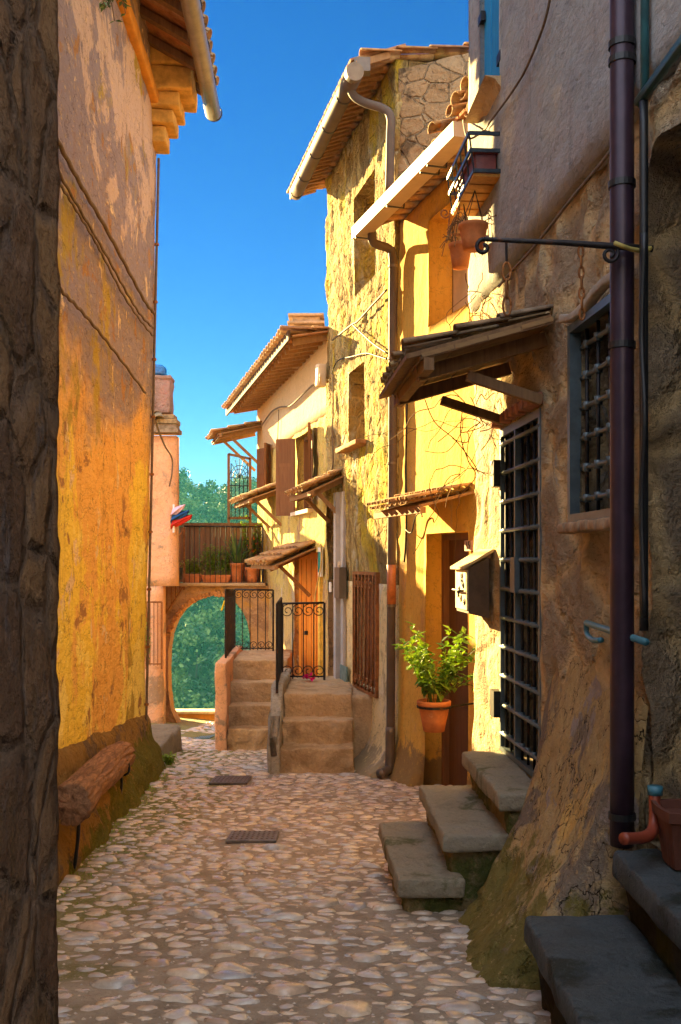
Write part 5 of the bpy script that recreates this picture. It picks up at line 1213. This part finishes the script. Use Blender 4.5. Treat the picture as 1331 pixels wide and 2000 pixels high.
# leaves at the top left
m = MB(); ml = MB()
for k in range(7):
    q = P(178+k*8, -40, 5.5+.05*k); e = q+Vector((R.uniform(.02, .10), R.uniform(-.1, .1), -R.uniform(.10, .20))); pts = catmull([q, q.lerp(e, .5)+Vector((.02, 0, 0)), e], 4); m.tube(pts, .0025, 4)
    for j in range(9): leaf(ml, pts[R.randrange(1, len(pts))], Vector((R.uniform(-1, 1), R.uniform(-1, 1), R.uniform(-1, .2))), Vector((0, 0, 1)), .05, .012)
t = thing('trailing_plant', 'green trailing leaves hanging into the top left of the view', 'plant', P(200, -40, 5.5)); ml.build('leaves', M_['leaf_dark'], t); m.build('stems', M_['vine'], t)

# ================================================================== ground, covers, cobbles
m = MB(); xs = [-14+.0*i for i in range(1)]; xs = [-14, -8, -5]+[-3.5+.1*i for i in range(56)]+[3, 6, 14]; ys = [-6, -2, 0, 1]+[1.5+.1*i for i in range(190)]+[20.6]
vs = []; fs = []
for y in ys:
    for x in xs: vs.append(V(x, y, g(y)+.018*fr(x*1.1, y*1.1, 5)+.006*fr(x*7, y*7, 5)+.05*max(0, abs(x+.4)-1.0)**1.5*(1 if abs(x) < 3.6 else 0)))
for j in range(len(ys)-1):
    for i in range(len(xs)-1): fs.append((j*len(xs)+i, j*len(xs)+i+1, (j+1)*len(xs)+i+1, (j+1)*len(xs)+i))
m.add(vs, fs)
def gnd(x, y): return g(y)+.018*fr(x*1.1, y*1.1, 5)+.05*max(0, abs(x+.4)-1.0)**1.5
def dirt():
    q = N('earth_and_moss'); n = q.noise(3, 7, .65); c = q.ramp(n, [(.35, (.26, .20, .14)), (.5, (.38, .30, .22)), (.68, (.48, .39, .29))])
    x = q.xyz(0); y = q.xyz(1); ed = q.math('ADD', q.math('MULTIPLY', x, -.55), q.math('MULTIPLY', q.noise(2.2, 6, .65), 1.1))
    k = q.mr(ed, 1.02, 1.35); c = q.mix(q.math('MULTIPLY', k, .85), c, (.17, .17, .02))
    n2 = q.noise(60, 4, .7); c = q.mix(q.mr(n2, .5, .7), c, (.36, .29, .22)); q.col(c); q.rough(.85); q.bump(n2, .9, .016, q.bump(q.noise(9, 6, .7), .5, .04)); return q.m
o = m.build('ground', dirt(), None, smooth=True, kind='structure')
hx = [-400, -200, -100, -60, -30, -14, 14, 30, 60, 100, 200, 400]
def ht(x, y):
    if y < 60: h = -3.6-(y-20.6)*.9
    elif y < 115: h = -39
    elif y < 265: h = -39+(y-115)*.36
    else: h = 15-(y-265)*.01
    return h+(3*fr(x*.02, y*.02, 3) if y > 60 else 0)
yy = [20.6, 30, 45, 60, 80, 100, 115]+[130+15*i for i in range(10)]+[300, 400, 800, 2500]
m = MB(); vs = [V(x*(1 if y < 400 else 5), y, ht(x, y) if y > 20.7 else g(20.6)) for y in yy for x in hx]; fs = [(j*12+i, j*12+i+1, (j+1)*12+i+1, (j+1)*12+i) for j in range(len(yy)-1) for i in range(11)]
m.add(vs, fs); m.build('valley_terrain', simple('forest_floor', (.035, .05, .02), .95, 0, .3, .1, 0), None, kind='structure', smooth=True)

def cover(px0, px1, py0, py1, label, col):
    zn = 2512/(py1-1270); zf = 2512/(py0-1270); zm = (zn+zf)/2; x0 = (px0-665.5)/FP*zm; x1 = (px1-665.5)/FP*zm
    t = thing('manhole_cover', label, 'manhole cover', V((x0+x1)/2, zm, g(zm)), 'metal covers set in the cobbles'); sl = -(g(zf)-g(zn))/(zf-zn); f = lambda a, b, c: V((x0+x1)/2+a, zm+b, g(zm)-sl*b+.016+c)
    m = MB(); m.rbox(f, (x1-x0, zf-zn, .02), .004, 8); m.build('plate', simple(col+'_iron', {'grey': (.16, .13, .11), 'rust': (.19, .16, .14), 'teal': (.10, .17, .16)}[col], .45, .5, .3, 20), t); nn = 9; m = MB()
    for i in range(nn):
        for j in range(5):
            a = (x1-x0)*((i+.5)/nn-.5)*.92; b = (zf-zn)*((j+.5)/5-.5)*.9; s = .010; m.add([f(a-s, b-s*.6, .011), f(a+s, b-s, .011), f(a+s, b+s, .011), f(a-s, b+s*.6, .011), f(a-s*.5, b, .017), f(a+s*.5, b, .017)], [(0, 1, 5, 4), (1, 2, 5), (2, 3, 4, 5), (3, 0, 4)])
    m.build('studs', M_['gutter_dark'], t)
cover(447, 543, 1630, 1649, 'rust-brown studded metal cover, nearest of those in the cobbles', 'rust')
cover(415, 488, 1520, 1534, 'grey metal cover in front of the middle staircase', 'grey')
cover(372, 416, 1429, 1439, 'small teal metal cover near the arch', 'teal')
covers = [(-.76, -.42, 6.6, 7.0), (-1.28, -.88, 9.45, 10.1), (-2.4, -1.9, 14.6, 16)]
rc = random.Random(5); m = MB(); SG = 9; RG = 3
y = 2.35
while y < 19.6:
    dy = (.076 if y < 6.5 else .088 if y < 11 else .115); x = -2.6+rc.uniform(0, .1)
    while x < 1.4:
        big = rc.random(); sx = rc.uniform(.032, .064)*(1.5 if big < .16 else .7 if big > .85 else 1)*(1 if y < 9 else 1.15); sy = sx*rc.uniform(.46, .70)
        if y > 9: sy = min(.055, sy*1.15)
        x += sx*1.0+.003; cx, cy = x, y+rc.uniform(-.032, .032); x += sx*1.0+rc.choice([.0, .003, .006, .018 if y < 5 else .006])
        if rc.random() < (.05 if y < 5 else .02): continue
        if any(a-.03 < cx < b_+.03 and c_-.03 < cy < d_+.03 for a, b_, c_, d_ in covers): continue
        if cx < -1.55-.05*(cy-5) and cy < 10: continue
        hz = sx*rc.uniform(.22, .38); rot = rc.gauss(0, .22); gg = gnd(cx, cy)+.006*fr(cx*7, cy*7, 5)-.004-rc.uniform(0, .006); tx, ty = rc.uniform(-.10, .10), rc.uniform(-.12, .12)
        ph1, ph2 = rc.uniform(0, 6.3), rc.uniform(0, 6.3); ca, sa_ = math.cos(rot), math.sin(rot); vs = []; S_ = 12 if y < 6.5 else 8
        for k in range(RG):
            el = (k/RG)*math.pi/2*1.0; cr = math.cos(el)**.75; zz = math.sin(el)**.9
            for j in range(S_):
                an = 2*math.pi*j/S_; w = 1+.15*math.sin(2*an+ph1)+.13*math.sin(3*an+ph2)+.06*math.sin(5*an+ph1*3); a = math.cos(an)*sx*cr*w; b = math.sin(an)*sy*cr*w
                vs.append(V(cx+a*ca-b*sa_, cy+a*sa_+b*ca, gg+hz*zz+a*tx+b*ty-(.01 if k == 0 else 0)))
        vs.append(V(cx, cy, gg+hz)); fs = []
        for k in range(RG-1):
            for j in range(S_): fs.append((k*S_+j, k*S_+(j+1) % S_, (k+1)*S_+(j+1) % S_, (k+1)*S_+j))
        for j in range(S_): fs.append(((RG-1)*S_+j, (RG-1)*S_+(j+1) % S_, RG*S_))
        m.add(vs, fs)
    y += dy
for k in range(5200):
    cy = 2.4+11*rc.random()**1.5; cx = rc.uniform(-1.7, 1.1); s_ = rc.uniform(.005, .013); gg = gnd(cx, cy)+.006*fr(cx*7, cy*7, 5); rt = rc.uniform(0, 6.3)
    vs = [V(cx+math.cos(rt+j*1.2566)*s_*rc.uniform(.8, 1.3), cy+math.sin(rt+j*1.2566)*s_*.8, gg-.002) for j in range(5)]+[V(cx, cy, gg+s_*.6)]
    m.add(vs, [(j, (j+1) % 5, 5) for j in range(5)])
m.build('cobblestones', M_['cobble'], None, smooth=True, kind='stuff')
m = MB()
for k in range(900):
    q = R.uniform(4.6, 10.5); xx = -1.62-.055*(q-5.6)+abs(R.gauss(0, .10)); hgt_ = R.uniform(.008, .022); p0 = V(xx, q, gnd(xx, q)); d = Vector((R.uniform(-.01, .01), R.uniform(-.01, .01), hgt_)); s = Vector((.003, .002, 0)); m.add([p0-s, p0+s, p0+d], [(0, 1, 2)])
m.build('moss_tufts', M_['grass'], None, kind='stuff')

# ================================================================== forest on the far slope (one mass)
import numpy as np
rg_ = np.random.RandomState(4)
def crown(n, rx, rz, ls):
    cl = rg_.normal(size=(14, 3)); cl /= np.linalg.norm(cl, axis=1)[:, None]; cl *= rg_.uniform(.35, .85, (14, 1)); k = rg_.randint(0, 14, n)
    p = cl[k]+rg_.normal(size=(n, 3))*.20; p = p*np.array([rx, rx, rz]); d1 = rg_.normal(size=(n, 3)); d1 /= np.linalg.norm(d1, axis=1)[:, None]; d2 = np.cross(d1, rg_.normal(size=(n, 3))); d2 /= np.linalg.norm(d2, axis=1)[:, None]
    s = ls*rg_.uniform(.6, 1.3, (n, 1)); return np.stack([p-d1*s, p+d2*s*.6, p+d1*s, p-d2*s*.6], 1)
cr = [crown(700, 3.2, 3.0, .38) for _ in range(5)]; crs = [crown(150, 2.6, 2.5, .8) for _ in range(3)]
Vs = []; Tr = MB()
for yv in np.arange(112, 272, 5.2):
    xa, xb = -.30*yv, .03*yv
    for xv in np.arange(-.5*yv, .3*yv, 5.4):
        x_ = xv+rg_.uniform(-1.6, 1.6); y_ = yv+rg_.uniform(-1.8, 1.8); vis = -.20*y_ < x_ < -.06*y_
        c_ = (cr[rg_.randint(5)] if vis else crs[rg_.randint(3)])*rg_.uniform(.75, 1.25); an = rg_.uniform(0, 6.3); M3 = np.array([[math.cos(an), -math.sin(an), 0], [math.sin(an), math.cos(an), 0], [0, 0, 1]])
        hb_ = ht(x_, y_); Vs.append(c_@M3.T+np.array([x_, y_, hb_+CZ+4.6*rg_.uniform(.7, 1.2)]))
        if vis: Tr.tube([V(x_, y_, hb_-.3), V(x_+.3, y_, hb_+2.5), V(x_+.2, y_, hb_+5)], [.25, .18, .06], 5)
A_ = np.concatenate(Vs).reshape(-1, 3); nq = len(A_)//4
me = bpy.data.meshes.new('forest'); me.vertices.add(len(A_)); me.vertices.foreach_set('co', A_.ravel().astype(np.float32)); me.loops.add(nq*4); me.loops.foreach_set('vertex_index', np.arange(nq*4, dtype=np.int32)); me.polygons.add(nq); me.polygons.foreach_set('loop_start', (np.arange(nq)*4).astype(np.int32)); me.polygons.foreach_set('loop_total', np.full(nq, 4, dtype=np.int32)); me.update(); me.validate()
me.materials.append(M_['forest']); fo = bpy.data.objects.new('forest', me); COL.objects.link(fo); fo['kind'] = 'stuff'
Tr.build('forest_trunks', M_['trunk'], None, kind='stuff')

# air
HZ = 0.00034
m = MB(); m.hexa([Vector(p) for p in ((-420, -30, -60), (420, -30, -60), (420, 420, -60), (-420, 420, -60), (-420, -30, 45), (420, -30, 45), (420, 420, 45), (-420, 420, 45))])
hm = bpy.data.materials.new('air'); hm.use_nodes = True; nt = hm.node_tree; nt.nodes.clear(); oo = nt.nodes.new('ShaderNodeOutputMaterial'); pv = nt.nodes.new('ShaderNodeVolumePrincipled')
pv.inputs['Color'].default_value = (.10, .62, .72, 1); pv.inputs['Density'].default_value = HZ; pv.inputs['Anisotropy'].default_value = .2; nt.links.new(pv.outputs[0], oo.inputs['Volume'])
if HAZE: m.build('haze', hm, None, kind='stuff')

# unseen house front added behind the viewer to bounce sun into the shade
hr = thing('rear_bounce_house', 'unseen house front added behind the viewer to bounce sunlight into the alley', 'house', gb(-1, -5))
WR = Wall((4.5, -5.2), (-7.5, -5.2))
r_ = [5.0, 6.1, -1.6, .6, .2]; r2 = [2.6, 3.6, 1.9, 3.3, .2]; r3 = [6.6, 7.6, 1.9, 3.3, .2]
wall_mesh(WR, 0, WR.L, -2.3, 3.6, (r_, r2, r3), .3, lambda u, h: .02*fr(u, h, 2), 3.0).build('wall', simple('grey_plaster_rear', (.50, .49, .47), .9, 0, .15, 2), hr, smooth=True)
for nm, rr in (('door', r_), ('window', r2), ('window', r3)):
    m = MB(); m.wbox(WR, rr[0]-.02, rr[1]+.02, -.26, -.197, rr[2]-.02, rr[3]+.02); m.build(nm, M_['door_brown'] if nm == 'door' else M_['glass_dark'], hr)

# ================================================================== light, sky, camera
AZ, EL = math.radians(33), math.radians(17)
tosun = Vector((-math.sin(AZ)*math.cos(EL), math.cos(AZ)*math.cos(EL), math.sin(EL)))
ld = bpy.data.lights.new('sun', 'SUN'); ld.energy = SUN; ld.angle = math.radians(.5); ld.color = (1, .72, .28)
lo = bpy.data.objects.new('sun', ld); COL.objects.link(lo); lo.rotation_euler = tosun.to_track_quat('Z', 'Y').to_euler()
wd = bpy.data.worlds.new('World'); SC.world = wd; wd.use_nodes = True; nt = wd.node_tree; nt.nodes.clear()
sk = nt.nodes.new('ShaderNodeTexSky'); sk.sky_type = 'NISHITA'; sk.sun_disc = False; sk.sun_elevation = EL; sk.sun_rotation = -AZ; sk.air_density = 1.0; sk.dust_density = 0.0; sk.ozone_density = 6.0; sk.altitude = 300
hs = nt.nodes.new('ShaderNodeHueSaturation'); hs.inputs['Saturation'].default_value = 1.15; hs.inputs['Hue'].default_value = .512; hs.inputs['Value'].default_value = VAL; gm_ = nt.nodes.new('ShaderNodeGamma'); gm_.inputs[1].default_value = 1.08
bg = nt.nodes.new('ShaderNodeBackground'); bg.inputs[1].default_value = SKY; ow = nt.nodes.new('ShaderNodeOutputWorld')
nt.links.new(sk.outputs[0], gm_.inputs[0]); nt.links.new(gm_.outputs[0], hs.inputs['Color']); 
tcw = nt.nodes.new('ShaderNodeTexCoord'); sxw = nt.nodes.new('ShaderNodeSeparateXYZ'); nt.links.new(tcw.outputs['Generated'], sxw.inputs[0])  # bright cloud bank added behind and above the viewer, unseen, lifting the shade
cnw = nt.nodes.new('ShaderNodeTexNoise'); cnw.inputs['Scale'].default_value = 2.2; cnw.inputs['Detail'].default_value = 7; nt.links.new(tcw.outputs['Generated'], cnw.inputs['Vector'])
mrw = nt.nodes.new('ShaderNodeMapRange'); mrw.interpolation_type = 'SMOOTHSTEP'; nt.links.new(sxw.outputs[1], mrw.inputs[0])
for i_, v_ in enumerate((.45, -.15, 0, 1)): mrw.inputs[i_+1].default_value = v_
mcw = nt.nodes.new('ShaderNodeMapRange'); mcw.interpolation_type = 'SMOOTHSTEP'; nt.links.new(cnw.outputs['Fac'], mcw.inputs[0]); mcw.inputs[1].default_value = .30; mcw.inputs[2].default_value = .52
mmw = nt.nodes.new('ShaderNodeMath'); mmw.operation = 'MULTIPLY'; nt.links.new(mrw.outputs[0], mmw.inputs[0]); nt.links.new(mcw.outputs[0], mmw.inputs[1])
mxw = nt.nodes.new('ShaderNodeMix'); mxw.data_type = 'RGBA'; nt.links.new(mmw.outputs[0], mxw.inputs[0]); nt.links.new(hs.outputs[0], mxw.inputs[6]); mxw.inputs[7].default_value = (CL*.86, CL*.94, CL*1.1, 1)
nt.links.new(mxw.outputs[2], bg.inputs[0]); nt.links.new(bg.outputs[0], ow.inputs[0])
cd = bpy.data.cameras.new('camera'); co = bpy.data.objects.new('camera', cd); COL.objects.link(co); SC.camera = co
co.location = (0, 0, CZ); co.rotation_euler = (math.radians(90), 0, 0); cd.sensor_fit = 'VERTICAL'; cd.sensor_height = 36; cd.lens = 36*FP/2000; cd.shift_y = 95/2000; cd.shift_x = 0
cd.clip_end = 6000; cd.clip_start = .05
SC.view_settings.view_transform = 'Standard'; SC.view_settings.look = 'None'; SC.view_settings.exposure = EXPO; SC.view_settings.gamma = 1
SC.render.engine = 'CYCLES'; SC.cycles.max_bounces = 10; SC.cycles.diffuse_bounces = 6; SC.cycles.volume_bounces = 0; SC.cycles.use_denoising = True; SC.cycles.volume_step_rate = 4
